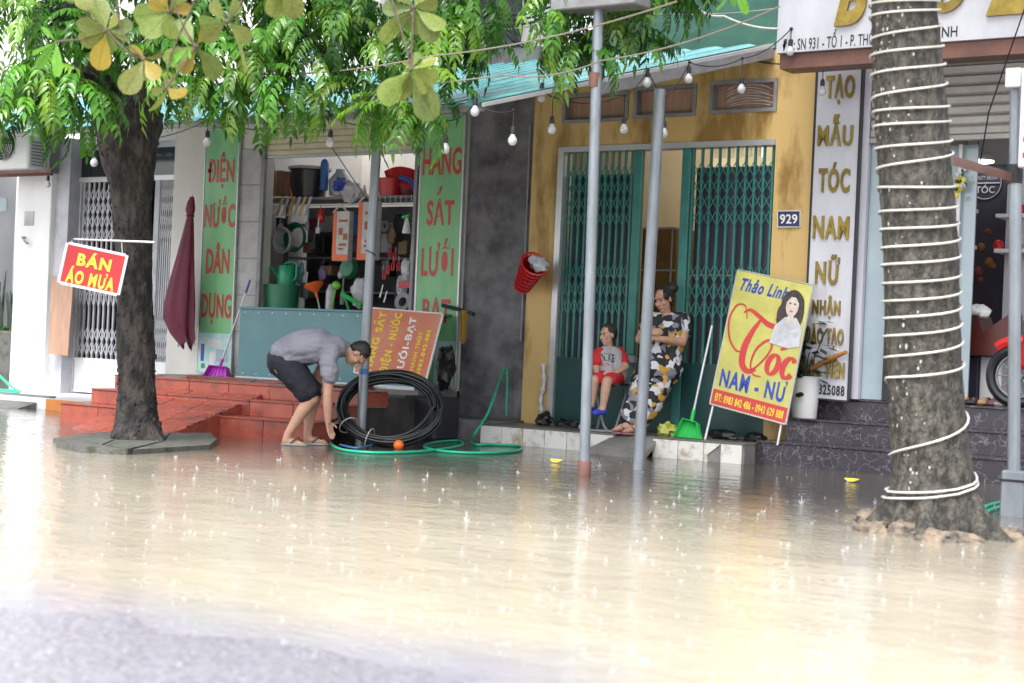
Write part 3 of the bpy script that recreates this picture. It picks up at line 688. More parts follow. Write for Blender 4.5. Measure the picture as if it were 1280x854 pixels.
# ------------------------------------------------------------------ hair salon
SL = thing('hair_salon', 'hair salon with grey roller shutter, glass front and dark marble steps, at the right', 'shop', (-4.5, 14.1, 0))
SZ = .61
for i, (y, z0, z1, x0) in enumerate(((13.45, -.05, .21, -6.68), (13.76, .21, .415, -6.56), (14.06, .415, SZ, -6.42))):
    m = MB(); m.box((x0+.02, y+.022, z0), (-1.2, 14.4 if i < 2 else 17.4, z1-.022)); part('step_core', m, mt['grout'], SL, 0)
    n = 4; w_ = (-1.2-x0)/n
    for k in range(n):
        a, b = x0+k*w_+.0015, x0+(k+1)*w_-.0015
        m = MB(); m.box((a, y, z0), (b, y+.02, z1-.021), .002); part('marble_slab', m, mt['marble'], SL, 0)
        m = MB(); m.box((a, y-.018, z1-.02), (b, y+.34 if i < 2 else 17.4, z1), .004); part('marble_slab', m, mt['marble'], SL, 0)
    m = MB(); m.box((x0-.001, y+.003, z0), (x0+.018, 14.2, z1-.0205)); part('marble_slab', m, mt['marble'], SL, 0)
# front: white pier, shutter, glass
m = MB(); m.box((-6.395, 14.1, SZ), (-5.75, 14.3, 4.5)); part('wall', m, mt['roomw'], SL, 0)
ssh = link('roller_shutter', None, SL, Vector((-4, 14.1, 3)))
for i in range(12):
    z = 2.93+i*.087; m = MB()
    m.prism([(-5.98, 14.03, z), (-5.98, 14.008, z+.014), (-5.98, 14.008, z+.062), (-5.98, 14.04, z+.084), (-5.98, 14.06, z+.084), (-5.98, 14.06, z)], (4.6, 0, 0)); part('slat', m, mt['gslat'], ssh, 0)
m = MB(); m.box((-5.99, 14.0, 2.885), (-1.3, 14.06, 2.928), .004); part('bottom_bar', m, mt['gslat'], ssh, 0)
m = MB(); m.box((-6.10, 14.0, SZ), (-5.99, 14.09, 3.9)); part('jamb', m, mt['lav'], SL, 0)
m = MB(); m.box((-5.985, 14.06, SZ+.005), (-5.78, 14.085, 2.88)); part('glass_panel', m, mt['lglass'], SL, 0)
m = MB(); m.box((-5.78, 14.03, SZ+.005), (-5.70, 14.10, 2.88)); part('door_frame', m, mt['black'], SL, 0)
m = MB(); m.box((-5.70, 14.3, SZ+.005), (-5.1, 14.32, 2.88)); part('glass_door', m, mt['lglass'], SL, 0)
m = MB(); m.box((-6.39, 17.2, SZ), (-1.2, 17.35, 3.7)); m.box((-1.3, 14.3, SZ), (-1.2, 17.2, 3.7)); m.box((-6.39, 14.3, SZ), (-6.3, 17.2, 3.7)); m.box((-6.39, 14.3, 3.6), (-1.2, 17.2, 3.7)); part('inner_wall', m, mt['roomw'], SL, 0)
a = P(1204, 207, 16.9); b = P(1252, 430, 16.9); m = MB(); m.box((a.x, 16.9, b.z-.2), (b.x, 16.95, a.z)); part('dark_partition', m, mt['navy'], SL, 0)
c = P(1232, 229, 16.89); m = MB()
for r in (.165,):
    m.tube([(c.x+r*math.cos(k*math.pi/16), 16.885, c.z+r*math.sin(k*math.pi/16)) for k in range(32)], .006, 6, closed=True)
m.box((c.x-.15, 16.88, c.z-.006), (c.x+.15, 16.89, c.z+.006)); part('logo_ring', m, mt['lav'], SL)
m = MB(); v, f = fit('TÓC', .02); m.add([(c.x+p.x*.2, 16.884, c.z-.06+p.y*.09) for p in v], f); part('logo_lettering', m, mt['lav'], SL, 0)
m = MB(); v, f = fit('BEAUTY SALON', .01); m.add([(c.x+p.x*.24, 16.884, c.z+.055+p.y*.04) for p in v], f); part('logo_lettering', m, mt['lav'], SL, 0)

# ------------------------------------------------------------------ awning
AW2 = thing('awning', 'long teal corrugated metal awning sloping to the street over the hardware shop and yellow house', 'awning', (-12, 12, 2.8))
EY, EZ, WY, WZ = 10.42, 2.80, 14.0, 3.84
def roofz(y): return EZ+(y-EY)*(WZ-EZ)/(WY-EY)
def sheet(x0, x1, skew0=0., skew1=0., shx=0):
    m = MB(); n = max(4, int(round((x1-x0)/.05))); top = []
    for y in (EY, (EY+WY)/2, WY):
        for i in range(n+1):
            t = i/n; x = x0+(x1-x0)*t+(skew0*(1-t)+skew1*t)*(y-EY)/(WY-EY)
            top.append(Vector((x, y, roofz(y)+(.012 if i % 4 in (0, 1) else -.012)+shx)))
    k = n+1; bot = [p-Vector((0, 0, .004)) for p in top]; N = len(top)
    f = [(r*k+i, r*k+i+1, (r+1)*k+i+1, (r+1)*k+i) for r in range(2) for i in range(n)]
    m.add(top+bot, f+[tuple(N+q for q in reversed(x)) for x in f]+[(i, i+1, N+i+1, N+i) for i in range(n)]+[(2*k+i, 2*k+i+1, N+2*k+i+1, N+2*k+i) for i in range(n)]+[(r*k+j, (r+1)*k+j, N+(r+1)*k+j, N+r*k+j) for r in (0, 1) for j in (0, n)])
    part('roof_sheet', m, mt['teal'], AW2, 0)
x = -7.66
sheet(x-1.0, x, .0, .70)
for i in range(7): sheet(x-2.0-i*1.0, x-1.0-i*1.0+.03, shx=-.003 if i % 2 else .002)
AW3 = thing('awning', 'short teal metal awning over the white house gate at the left', 'awning', (-17, 13.3, 2.9))
zl = P(90, 152, 12.75).z
for i in range(4):
    m = MB(); n = 20; x0 = -19.0+i*1.04; top = [Vector((x0+1.05*k/n, 12.75+1.4*r, zl+.3*r+(.012 if k % 4 in (0, 1) else -.012)+.004*(i % 2))) for r in (0, 1) for k in range(n+1)]
    bot = [p-Vector((0, 0, .004)) for p in top]; N = len(top)
    m.add(top+bot, [(k, k+1, n+2+k, n+1+k) for k in range(n)]+[(N+n+1+k, N+n+2+k, N+k+1, N+k) for k in range(n)]+[(k, k+1, N+k+1, N+k) for k in range(n)]); part('roof_sheet', m, mt['teal'], AW3, 0)
m = MB(); m.box((-19, 12.77, zl-.09), (-14.85, 12.81, zl-.02)); part('eave_beam', m, mt['alu'], AW3, 0)
def beam(p0, p1, w_, h, name, mat):
    p0 = Vector(p0); p1 = Vector(p1); d = (p1-p0); s = Vector((d.y, -d.x, 0)).normalized(); u_ = s.cross(d).normalized()
    m = MB(); m.obox((p0+p1)/2, d/2, s*w_/2, u_*h/2, .004); part(name, m, mat, AW2, 0)
beam((-7.42, 11.7, roofz(11.7)-.085), (-6.97, 13.98, roofz(13.98)-.085), .05, .10, 'rake_beam', mt['grey'])
beam((-7.66, 10.45, roofz(10.45)-.02), (-6.96, 13.99, roofz(13.99)-.02), .025, .035, 'rake_trim', mt['alu'])
beam((-15.6, 10.5, roofz(10.5)-.05), (-7.68, 10.5, roofz(10.5)-.05), .04, .05, 'eave_beam', mt['grey'])
beam((-15.6, 12.2, roofz(12.2)-.05), (-7.35, 12.2, roofz(12.2)-.05), .04, .05, 'purlin', mt['grey'])

# ------------------------------------------------------------------ what stands behind the awning
UW = thing('upper_facade', 'grey beige upper storey wall seen through the foliage above the awning', 'building', (-14, 14.6, 3.8))
m = MB(); m.box((-20, 14.6, 3.95), (-12.2, 14.9, 5.6)); part('wall', m, mt['cream'], UW, 0)
m = MB(); m.box((-12.19, 14.7, 3.95), (-9.9, 14.95, 5.4)); part('side_wall', m, mt['greytile'], UW, 0)
m = MB(); m.box((-10.9, 14.64, 4.1), (-10.3, 14.699, 4.9)); part('window', m, mt['glass'], UW, 0)
bs = Sign('shop_sign', 'blue lettered shop sign behind leaves above the awning, left of centre', 'sign', P(318, 86, 14.5), P(404, 81, 14.5), P(318, 58, 14.5), mt['cream'], None, .03)
bs.rect(.05, .1, .98, .75, mt['blue']); bs.text('ĐT: 0363', (.52, .42), (.8, .45), mt['whitep'], .02)
GR = thing('green_roof', 'dark green corrugated metal roof rising behind the teal awning beside the salon sign', 'roof', (-7.6, 15, 4))
for i in range(6):
    m = MB(); n = 8
    x0 = -9.6+i*.55; top = [Vector((x0+.55*k/n, 14.3+1.6*r, 3.84+1.1*r+(.012 if k % 4 in (0, 1) else -.012))) for r in (0, 1) for k in range(n+1)]
    m.add(top, [(k, k+1, n+2+k, n+1+k) for k in range(n)]); part('roof_sheet', m, mt['dgreenroof'], GR, 0)
m = MB(); m.box((-9.6, 15.95, 4.0), (-6.3, 16.0, 5.1)); part('fascia', m, mt['grey'], GR, 0)
# ================================================================== SIGNS
def box_xy(s, u0, v0, u1, v1, Y):
    """centre and size (in s,t units) of a photo rectangle on the sign's plane"""
    def st(u, v):
        d = ray(u, v); k = (s.O-EYE).dot(s.N)/d.dot(s.N); p = EYE+d*k-s.O
        a, b, c = s.U.dot(s.U), s.U.dot(s.V), s.V.dot(s.V); x, y = p.dot(s.U), p.dot(s.V); D = a*c-b*b
        return ((x*c-y*b)/D, (y*a-x*b)/D)
    q = [st(u0, (v0+v1)/2), st(u1, (v0+v1)/2), st((u0+u1)/2, v0), st((u0+u1)/2, v1)]
    return ((q[0][0]+q[1][0])/2, (q[2][1]+q[3][1])/2), (abs(q[1][0]-q[0][0]), abs(q[2][1]-q[3][1]))
def put(s, string, u0, v0, u1, v1, mat, bold=.02, **k):
    c, z = box_xy(s, u0, v0, u1, v1, 0); return s.text(string, c, z, mat, bold, **k)
def vert_sign(name, label, BL, BR, TL, Y, board, frame=None, **k):
    bl = P(*BL, Y); br = P(*BR, Y); tl = P(*TL, Y)
    w_ = br.x-bl.x; x = (bl.x+br.x)/2
    br = Vector((br.x, Y, bl.z)); tl = Vector((tl.x, Y, tl.z)); return Sign(name, label, 'sign', bl, br, tl, board, frame, **k)
g1 = vert_sign('green_sign', 'tall green electric and plumbing goods sign on the cream pillar beside the maroon parasol', (246, 466), (288, 469), (258, 162), 13.965, mt['sgreen'], mt['alu'], thick=.03, fw_=.015)
g1.rect(.01, .005, .99, .165, mt['cyan'])
for a, b, c_, d, mm in ((.1, .05, .2, .12, 'blue'), (.35, .03, .5, .09, 'whitep'), (.55, .05, .9, .1, 'lglass'), (.3, .11, .7, .14, 'whitep'), (.12, .02, .24, .04, 'mgreen')): g1.rect(a, b, c_, d, mt[mm])
put(g1, 'ĐIỆN', 260, 190, 293, 236, mt['red'], .025); put(g1, 'NƯỚC', 256, 245, 294, 285, mt['red'], .025)
put(g1, 'DÂN', 258, 303, 287, 342, mt['red'], .025); put(g1, 'DỤNG', 252, 366, 289, 406, mt['red'], .025)
g2 = vert_sign('green_sign', 'tall green iron goods and netting sign beside the dark concrete wall', (515, 482), (568, 487), (528.5, 146), 13.965, mt['sgreen'], mt['alu'], thick=.03, fw_=.02)
put(g2, 'HÀNG', 529, 176, 577, 219, mt['red'], .025); put(g2, 'SẮT', 534, 233, 568, 282, mt['red'], .025)
put(g2, 'LƯỚI', 527, 298, 567, 346, mt['red'], .025); put(g2, 'BẠT', 528, 372, 563, 412, mt['red'], .025)
g2.rect(.5, .0, .97, .17, mt['cyan']); g2.rect(.6, .02, .9, .09, mt['blackp']); g2.rect(.55, .1, .75, .15, mt['whitep'])
# house number
hn = vert_sign('house_number', 'small dark blue house number plate 929 on the yellow wall', (972, 284), (1000, 284), (972, 264), 13.985, mt['blackp'], mt['whitep'], thick=.012, fw_=.008)
hn.rect(.03, .04, .97, .96, M('plate_blue', (.03, .04, .12))); hn.text('929', (.5, .5), (.78, .6), mt['whitep'], .02)
# salon column sign
sv = Sign('salon_column_sign', 'tall white sign with gold capital letters standing on the marble step beside the yellow house', 'sign', P(1003, 497, 13.92), P(1060, 502, 13.92), P(1022, 78, 13.96), mt['lav'], mt['black'], thick=.05, fw_=.018)
for s_, q in (('TẠO', (1033, 93, 1069, 131)), ('MẪU', (1023, 143, 1067, 183)), ('TÓC', (1024, 203, 1063, 241)), ('NAM', (1017, 270, 1062, 299)), ('NỮ', (1020, 318, 1050, 356)), ('NHẬN', (1016, 369, 1051, 399)), ('ĐÀO TẠO', (1007, 405, 1055, 436)), ('HỌC VIÊN', (1004, 446, 1056, 478))):
    put(sv, s_, *q, mt['gold'], .03, raised=.014)
put(sv, '03825088', 1012, 481, 1056, 494, mt['blackp'], .03)
# salon top sign
ts = Sign('salon_top_sign', 'wide white salon sign with gold script and address line above the grey shutter', 'sign', P(970, 67, 13.2), P(970, 67, 13.2)+Vector((5.6, 0, 0)), P(974, 0, 13.2)+Vector((0, 0, .55)), mt['lav'], None, .35)
ts.root['label'] = 'wide white salon sign with gold script and address line above the grey shutter'
put(ts, 'ĐC: SN 931 - TỔ 1 - P. THỐN', 979, 37, 1100, 60, mt['blackp'], .012); put(ts, 'BÌNH', 1166, 30, 1197, 47, mt['blackp'], .012)
for s_, q in (('B', (1046, -46, 1088, 32)), ('a', (1092, -30, 1122, 28)), ('o', (1166, -24, 1208, 17)), ('L', (1236, -60, 1290, 19))): put(ts, s_, *q, mt['gold'], .045, shear=.35, raised=.03)
m = MB(); a = ts.O; m.box((a.x+.02, 13.24, a.z-.13), (a.x+5.6, 13.5, a.z-.004)); part('strip', m, mt['brown'], ts.root, 0)
# red rain coat sign on the left tree
rs = Sign('rain_coat_sign', 'red sign with yellow rain coat lettering hung tilted on the dark tree trunk', 'sign', Q(73, 353, 13.15), Q(148, 369, 13.15), Q(84, 303.5, 13.15), mt['signred'], mt['whitep'], thick=.012, fw_=.022)
rs.text('BÁN', (.50, .70), (.56, .38), mt['ylw'], .04, label=None); rs.text('ÁO MƯA', (.50, .26), (.80, .42), mt['ylw'], .04)
m = MB(); m.tube([Q(92, 299, 13.2), Q(193, 303, 13.2)], .009, 8); m.tube([Q(90, 300, 13.19), rs.at(.08, .98, -.01)], .004, 5); m.tube([Q(152, 302, 13.19), rs.at(.92, .98, -.01)], .004, 5); part('hanger_rod', m, mt['alu'], rs.root)
# yellow Tóc sign leaning on the gate
BL, BR, TL = P(887, 505, 13.5), P(982, 531, 13.42), P(922, 337, 13.86)
yt = Sign('hairdresser_sign', 'leaning yellow hairdresser sign with red script and a woman portrait before the green gate', 'sign', BL, BR, TL, mt['signy'], mt['alu'], thick=.02, fw_=.012)
yt.rect(.012, .008, .988, .115, mt['red']); yt.text('ĐT: 0983 842 486 - 0943 629 888', (.5, .06), (.9, .062), mt['ylw'], .03)
yt.text('NAM - NỮ', (.50, .225), (.86, .17), mt['blue'], .034)
yt.text('Thảo Linh', (.40, .905), (.62, .105), mt['blue'], .03, shear=.4)
tp = spline([(.27, .60), (.13, .55), (.04, .64), (.08, .76), (.20, .80), (.30, .74), (.40, .72), (.55, .71), (.70, .68)], 8)
def wv(n, a, b): return [a+(b-a)*math.sin(math.pi*i/(n-1)) for i in range(n)]
yt.stroke(spline([(.36, .55), (.30, .44), (.20, .42), (.08, .50), (.03, .63), (.09, .74), (.20, .75), (.26, .66)], 8), wv(57, .006, .012), mt['red'])
pt = spline([(.20, .70), (.28, .73), (.40, .70), (.55, .655), (.72, .655), (.79, .69), (.74, .725), (.62, .70)], 8); yt.stroke(pt, wv(len(pt), .008, .03), mt['red'])
pt = spline([(.44, .68), (.36, .58), (.30, .46), (.31, .34), (.40, .295), (.50, .32)], 8); yt.stroke(pt, wv(len(pt), .012, .042), mt['red'])
pt = spline([(.38, .30), (.48, .33), (.60, .43), (.64, .51), (.58, .545), (.46, .47), (.42, .36), (.47, .285), (.58, .28)], 8); yt.stroke(pt, wv(len(pt), .007, .013), mt['red'])
def ring(cx, cy, rx, ry, w_, a0=0, a1=360, n=28):
    pts = [(cx+rx*math.cos(R_(a0+(a1-a0)*i/n))+.25*ry*math.sin(R_(a0+(a1-a0)*i/n)), cy+ry*math.sin(R_(a0+(a1-a0)*i/n))) for i in range(n+1)]
    yt.stroke(pts, [w_*(.45+.55*abs(math.cos(R_(a0+(a1-a0)*i/n)))) for i in range(n+1)], mt['red'])
ring(.70, .385, .065, .07, .034); ring(.90, .385, .068, .072, .036, 40, 325)
yt.stroke([(.76, .50), (.83, .525), (.90, .565)], [.012, .02, .006], mt['red'])
# portrait: hair, dress, neck, face
def blob(cx, cy, rx, ry, mat, n=26, wob=0.):
    yt.poly([(cx+rx*math.cos(2*math.pi*i/n)*(1+wob*math.sin(3*2*math.pi*i/n)), cy+ry*math.sin(2*math.pi*i/n)) for i in range(n)], mat)
pdark = M('portrait_hair', (.07, .05, .045), (.03, .025, .025), 20); pskin = M('portrait_skin', (.66, .57, .52), (.5, .42, .38), 12); pwhite = M('portrait_dress', (.56, .56, .60), (.40, .40, .45), 11)
blob(.80, .815, .145, .125, pdark, wob=.06); blob(.70, .735, .075, .10, pdark, wob=.08); blob(.91, .775, .05, .09, pdark)
yt.poly([(.60, .53), (.63, .66), (.74, .735), (.88, .745), (.97, .68), (.985, .55), (.85, .52)], pwhite)
yt.poly([(.765, .70), (.845, .70), (.835, .80), (.775, .80)], pskin); blob(.80, .825, .08, .082, pskin)
yt.poly([(.72, .84), (.74, .915), (.86, .925), (.885, .84), (.83, .885), (.77, .885)], pdark)
for x in (.77, .83): blob(x, .838, .014, .007, pdark, 10)
blob(.80, .783, .024, .008, M('portrait_lip', (.42, .16, .15)), 12); yt.poly([(.795, .83), (.805, .83), (.812, .805), (.79, .805)], pskin)
for s_, q in ((0.04, -.24), (.93, -.04)):
    m = MB(); a = yt.at(s_, .10, -.02); b = yt.at(s_-.02, q, -.015); b.z = .18; m.tube([a, b], .012, 8); part('leg', m, mt['alu'], yt.root)
# orange-red sign lying on its side against the counter
BL, BR, TL = P(442, 466, 12.35), P(532, 476, 12.35), P(465, 385, 12.75)
os_ = Sign('tarpaulin_sign', 'orange red sign turned on its side with yellow capitals behind the black hose coil', 'sign', BL, BR, TL, mt['signor'], mt['whitep'], thick=.02, fw_=.014)
for s_, x, w_, mm, l, cy in (('HÀNG SẮT', .16, .16, 'ylw', .93, .5), ('ĐIỆN - NƯỚC', .40, .17, 'ylw', .93, .5), ('LƯỚI-BẠT', .62, .15, 'whitep', .90, .47), ('THANH THỦY', .77, .07, 'ylw', .66, .38), ('0983.842.486', .88, .06, 'ylw', .7, .4)):
    os_.text(s_, (x, cy), (w_, l*.98), mt[mm], .035, rot=True)

# ================================================================== POLES
def pole(label, base, top, r, extra=None, name='steel_pole'):
    t = thing(name, label, 'pole', base, 'grey steel poles along the pavement')
    m = MB(); m.tube([Vector(base)-Vector((0, 0, .15)), base, top], [r, r, r], 18); part('shaft', m, mt['steel'], t)
    return t
p1b = Vector(G(730, 594)); p1t = P(748.5, 8, p1b.y)
P1 = pole('tall grey steel pole left of the seated boy, carrying a box at its top', p1b, p1t, .040)
m = MB(); m.lathe([(.05, -.02), (.053, .10), (.047, .11)], p1b); part('rusty_foot', m, mt['brown'], P1)
a = P(695, 12, p1b.y); b = P(806, 4, p1b.y); m = MB(); m.box((p1t.x-.36, p1b.y-.12, p1t.z-.03), (p1t.x+.38, p1b.y+.12, p1t.z+.28), .01); part('head_box', m, mt['grey'], P1, 0)
m = MB(); z = P(744, 100, p1b.y); m.cyl(z-Vector((0, 0, .06)), z+Vector((0, 0, .05)), .05, .05, 16); part('clamp', m, mt['brown'], P1)
p2b = Vector(G(798, 587)); p2t = P(825, 112, p2b.y)
P2 = pole('grey steel pole in front of the standing woman, holding up the awning beam', p2b, p2t, .046)
p3b = Vector(G(450, 556)); p3t = P(472.5, 152, p3b.y)
P3 = pole('grey steel pole beside the bending man and the black hose coil', p3b, p3t, .043)
a = P(456, 468, p3b.y); ax = (p3t-p3b).normalized(); q = p3b+ax*((a-p3b).dot(ax)); m = MB(); m.cyl(q, q+ax*.05, .0445, .0445, 18); part('blue_sticker', m, mt['bhose'], P3)
a = P(461, 316, p3b.y); q = p3b+ax*((a-p3b).dot(ax)); m = MB(); m.tube([q+Vector((.047*math.cos(k*math.pi/8), .047*math.sin(k*math.pi/8), .02*math.cos(k*math.pi/8+2.4))) for k in range(16)], .005, 5, closed=True); part('wire_tie', m, mt['wire'], P3)
# right pole with side sign box
p4b = Vector(G(1267, 645)); p4t = P(1270, 86, p4b.y)
P4 = pole('grey steel pole at the right photo edge with white display box', p4b, p4t, .04)
P4['category'] = 'sign pole'
m = MB(); a = P(1267, 588, p4b.y); m.box((p4b.x-.075, p4b.y-.06, -.1), (p4b.x+.075, p4b.y+.06, a.z), .012); part('sleeve', m, mt['steel'], P4)
m = MB(); m.box((p4b.x-.083, p4b.y-.068, a.z-.07), (p4b.x+.083, p4b.y+.068, a.z-.055), .003); part('strap', m, mt['black'], P4, 0)
a = P(1262, 88, p4b.y-.02); b = P(1262, 212, p4b.y-.02)
m = MB(); m.box((a.x-.0, p4b.y-.10, P(1266, 112, p4b.y).z), (a.x+.10, p4b.y-.045, a.z), .006); part('head_cap', m, mt['white'], P4)
bx = P(1273, 210, p4b.y-.12)
m = MB(); m.box((bx.x, p4b.y-.14, bx.z), (bx.x+.55, p4b.y-.045, a.z-.01), .008); dbx = part('display_box', m, mt['white'], P4)
m = MB()
for i in range(5): z = bx.z+.06+i*.1; m.box((bx.x+.03, p4b.y-.144, z), (bx.x+.30-.04*(i % 2), p4b.y-.1405, z+.035))
part('print', m, mt['red'], dbx, 0)
m = MB(); t0 = Q(1192, 201, 9.5); m.obox((t0+P(1267, 222, p4b.y))/2, (P(1267, 222, p4b.y)-t0)/2, (0, .02, 0), (0, 0, .028), .003); part('arm', m, mt['brown'], P4)
m = MB(); q = P(1268, 216, p4b.y); m.cyl(q-Vector((0, 0, .07)), q+Vector((0, 0, .05)), .052, .052, 14); part('clamp', m, mt['dark'], P4)

# ================================================================== TREES
def trunk_mesh(path, radii, n=40, rings=90, amp=.05, fr=5., knobs=0, seed=1, flare=None, ridge=0.):
    m = MB(); pts = spline([tuple(p)+(r,) for p, r in zip(path, radii)], max(2, rings//(len(path)-1)))
    a = None; vs_ = []
    for i, q in enumerate(pts):
        p = Vector(q[:3]); r = q[3]
        for k in range(n):
            g = 2*math.pi*k/n; d = Vector((math.cos(g), math.sin(g), 0))
            nn = noise.noise(Vector((d.x*1.2, d.y*1.2, p.z*.8))*fr+Vector((seed, 0, 0)))*amp + noise.noise(Vector((d.x*4, d.y*4, p.z*2.2))*fr+Vector((seed, 9, 0)))*amp*.5
            rr = r*(1+nn)
            if flare: rr += flare(g, p.z)
            vs_.append(p+d*rr)
    N = len(pts)
    m.add(vs_, [(i*n+k, i*n+(k+1) % n, (i+1)*n+(k+1) % n, (i+1)*n+k) for i in range(N-1) for k in range(n)]+[tuple((N-1)*n+k for k in range(n))])
    rr = random.Random(seed)
    for i in range(knobs):
        j = rr.randrange(5, N-2); k = rr.randrange(n); p = vs_[j*n+k]; c = Vector(pts[j][:3]); d = (p-c).normalized(); s_ = rr.uniform(.006, .017)
        m.ell(p, (s_, s_, s_*rr.uniform(.8, 1.8)), None, 6, 4)
    return m, pts
# --- left tree
tb = Vector((-10.30, 9.62, 0))
def tp_(u, v): return P(u, v, 9.62)
LT = thing('leafy_tree', 'tree with dark knobbly trunk and bright green crown carrying the red rain coat sign', 'tree', tb)
path = [tp_(174, 560), tp_(172, 535), tp_(171, 500), tp_(170, 420), tp_(167, 330), tp_(164, 250), tp_(161, 190), tp_(159, 140)]
rad = [.26, .19, .155, .148, .145, .165, .23, .30]
m, _ = trunk_mesh(path, rad, 44, 100, .12, 5, 330, 3, flare=lambda g, z: .09*max(0, 1-z/.25)**2*max(0, math.cos(4*g)) if z < .25 else 0)
part('trunk', m, mt['bark1'], LT, 60)
def limb(pts, r0, r1, parent, mat, name='limb', n=10):
    pp_ = spline([tuple(p) for p in pts], 8); N = len(pp_)
    m = MB(); m.tube([Vector(p)+Vector((noise.noise(Vector(p)*5), noise.noise(Vector(p)*5+Vector((7, 0, 0))), 0))*r0*.4 for p in pp_], [r0+(r1-r0)*i/(N-1) for i in range(N)], n); part(name, m, mat, parent, 60)
fk = tp_(158, 158)
limb([tp_(152, 165), tp_(135, 110), Q(105, 50, 13.6), Q(85, -40, 13.8), Q(60, -160, 14)], .20, .08, LT, mt['bark1'])
limb([tp_(168, 165), tp_(185, 100), Q(205, 40, 13.5), Q(230, -60, 13.5), Q(260, -180, 13.5)], .19, .08, LT, mt['bark1'])
limb([Q(205, 40, 13.5), Q(300, -20, 13.4), Q(420, -40, 13.2), Q(560, -30, 13)], .08, .03, LT, mt['bark1'])
limb([Q(420, -40, 13.2), Q(620, -60, 13.2), Q(740, -30, 13.0), Q(830, -20, 12.9)], .05, .018, LT, mt['bark1'])
limb([Q(135, 110, 13.6), Q(80, 90, 13.3), Q(30, 80, 13.0)], .06, .02, LT, mt['bark1'])
limb([Q(300, -20, 13.4), Q(380, 40, 13.3), Q(430, 90, 13.2), Q(500, 120, 13.1)], .035, .012, LT, mt['bark1'])
# pinnate leaves
def frond(seed, n=7, L=.40, lw=.031, ll=.092):
    r = random.Random(seed); m = MB(); pts = []
    droop = r.uniform(.5, 1.2); p = Vector((0, 0, 0)); ang = r.uniform(.1, .5); side = r.uniform(-.3, .3)
    for i in range(n+2):
        pts.append(p.copy()); p = p+Vector((math.cos(ang), side*.15*i/n, math.sin(ang)))*(L/(n+1)); ang -= droop*2/(n+1)
    m.tube(pts, [.0035*(1-.6*i/(n+1)) for i in range(n+2)], 4, False)
    for i in range(1, n+2):
        t = (pts[i]-pts[i-1]).normalized(); sd_ = t.cross(Vector((0, 0, 1))).normalized(); nr_ = sd_.cross(t)
        sides = (1, -1) if i <= n else (0,)
        for s_ in sides:
            d = (sd_*s_*r.uniform(.75, 1)+t*r.uniform(.35, .7)+Vector((0, 0, -r.uniform(.15, .75)))).normalized() if s_ else (t+Vector((0, 0, -.4))).normalized()
            w3 = d.cross(nr_).normalized(); up3 = w3.cross(d)*(1 if w3.cross(d).z > 0 else -1)
            l = ll*r.uniform(.8, 1.12)*(1-.25*abs(i/n-.55)); w_ = lw*r.uniform(.8, 1.1)*.5; b = pts[i]
            tw = up3*r.uniform(-.006, .006)
            v_ = [b, b+d*l*.3+w3*w_+up3*.006+tw, b+d*l*.3-w3*w_+up3*.006-tw, b+d*l*.34, b+d*l*.68+w3*w_*.8-Vector((0, 0, .006)), b+d*l*.68-w3*w_*.8-Vector((0, 0, .006)), b+d*l*.7-Vector((0, 0, .012)), b+d*l-Vector((0, 0, .03))]
            m.add(v_, [(0, 3, 1), (0, 2, 3), (1, 3, 6, 4), (3, 2, 5, 6), (4, 6, 7), (6, 5, 7)])
    return m
FR = [frond(i, n=rnd.choice((7, 8, 9)), L=rnd.uniform(.30, .44)) for i in range(8)]
FM = [f.mesh('leaf', mt['leaf'], None, 70) for f in FR]
clumps = [(18, 0, 62, 13.2), (80, 4, 62, 13.4), (48, 32, 36, 13.0), (8, 100, 55, 13.0), (52, 110, 46, 12.8), (88, 90, 50, 13.1), (97, 122, 36, 12.9), (38, 140, 22, 12.8), (150, 44, 60, 13.0), (200, 44, 46, 13.1), (238, 97, 42, 13.0), (262, 6, 53, 13.3), (292, 54, 37, 13.0), (268, 106, 24, 12.9), (330, 112, 39, 13.0), (318, 6, 52, 13.4), (385, 6, 52, 13.2), (392, 62, 37, 13.1), (372, 112, 33, 12.9), (438, 34, 46, 13.2), (448, 96, 37, 13.0), (486, 130, 18, 12.7), (484, 46, 42, 13.2), (534, 102, 31, 13.0), (552, 54, 42, 13.2), (518, 142, 13, 12.6), (582, 38, 37, 13.2), (545, 2, 46, 13.4), (470, -4, 46, 13.4), (704, 30, 34, 12.9), (728, 60, 22, 12.8), (764, 12, 32, 13.0), (705, -10, 29, 13.1), (786, 46, 22, 12.9), (818, 2, 29, 13.0), (846, -20, 21, 13.0), (595, -4, 31, 13.5), (750, -24, 24, 13.3), (320, 59, 20, 12.9), (420, 4, 37, 13.6), (215, 12, 40, 13.6), (110, 42, 40, 13.5)]
inst_n = 0; big = MB(); places = []
for (u, v, rp_, t) in clumps:
    c = Q(u, v, t); R0 = rp_*t/FPX; n = int(8+rp_*.36)
    for i in range(n):
        while True:
            d = Vector((rnd.uniform(-1, 1), rnd.uniform(-1, 1), rnd.uniform(-1, 1)))
            if .15 < d.length <= 1: break
        p = c+Vector((d.x*R0*.62, d.y*R0*1.1, d.z*R0*.62+.08*R0))
        az = math.atan2(d.y, d.x)+rnd.gauss(0, .7); places.append(((p-EYE).dot(fw)-(.3 if d.y < 0 else 0)+rnd.random()*.2, p, az, rnd.uniform(-.35, .75), rnd.uniform(.75, 1.2)))
places.sort(key=lambda q: q[0])
for i, (_, p, az, pit, s_) in enumerate(places):
    k = i % 8
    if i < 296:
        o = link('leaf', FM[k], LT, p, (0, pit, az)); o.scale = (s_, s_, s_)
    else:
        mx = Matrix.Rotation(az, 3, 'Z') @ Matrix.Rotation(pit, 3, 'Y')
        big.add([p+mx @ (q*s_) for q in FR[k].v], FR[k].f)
part('leaf_mass', big, mt['leafd'], LT, 70, kind='stuff')
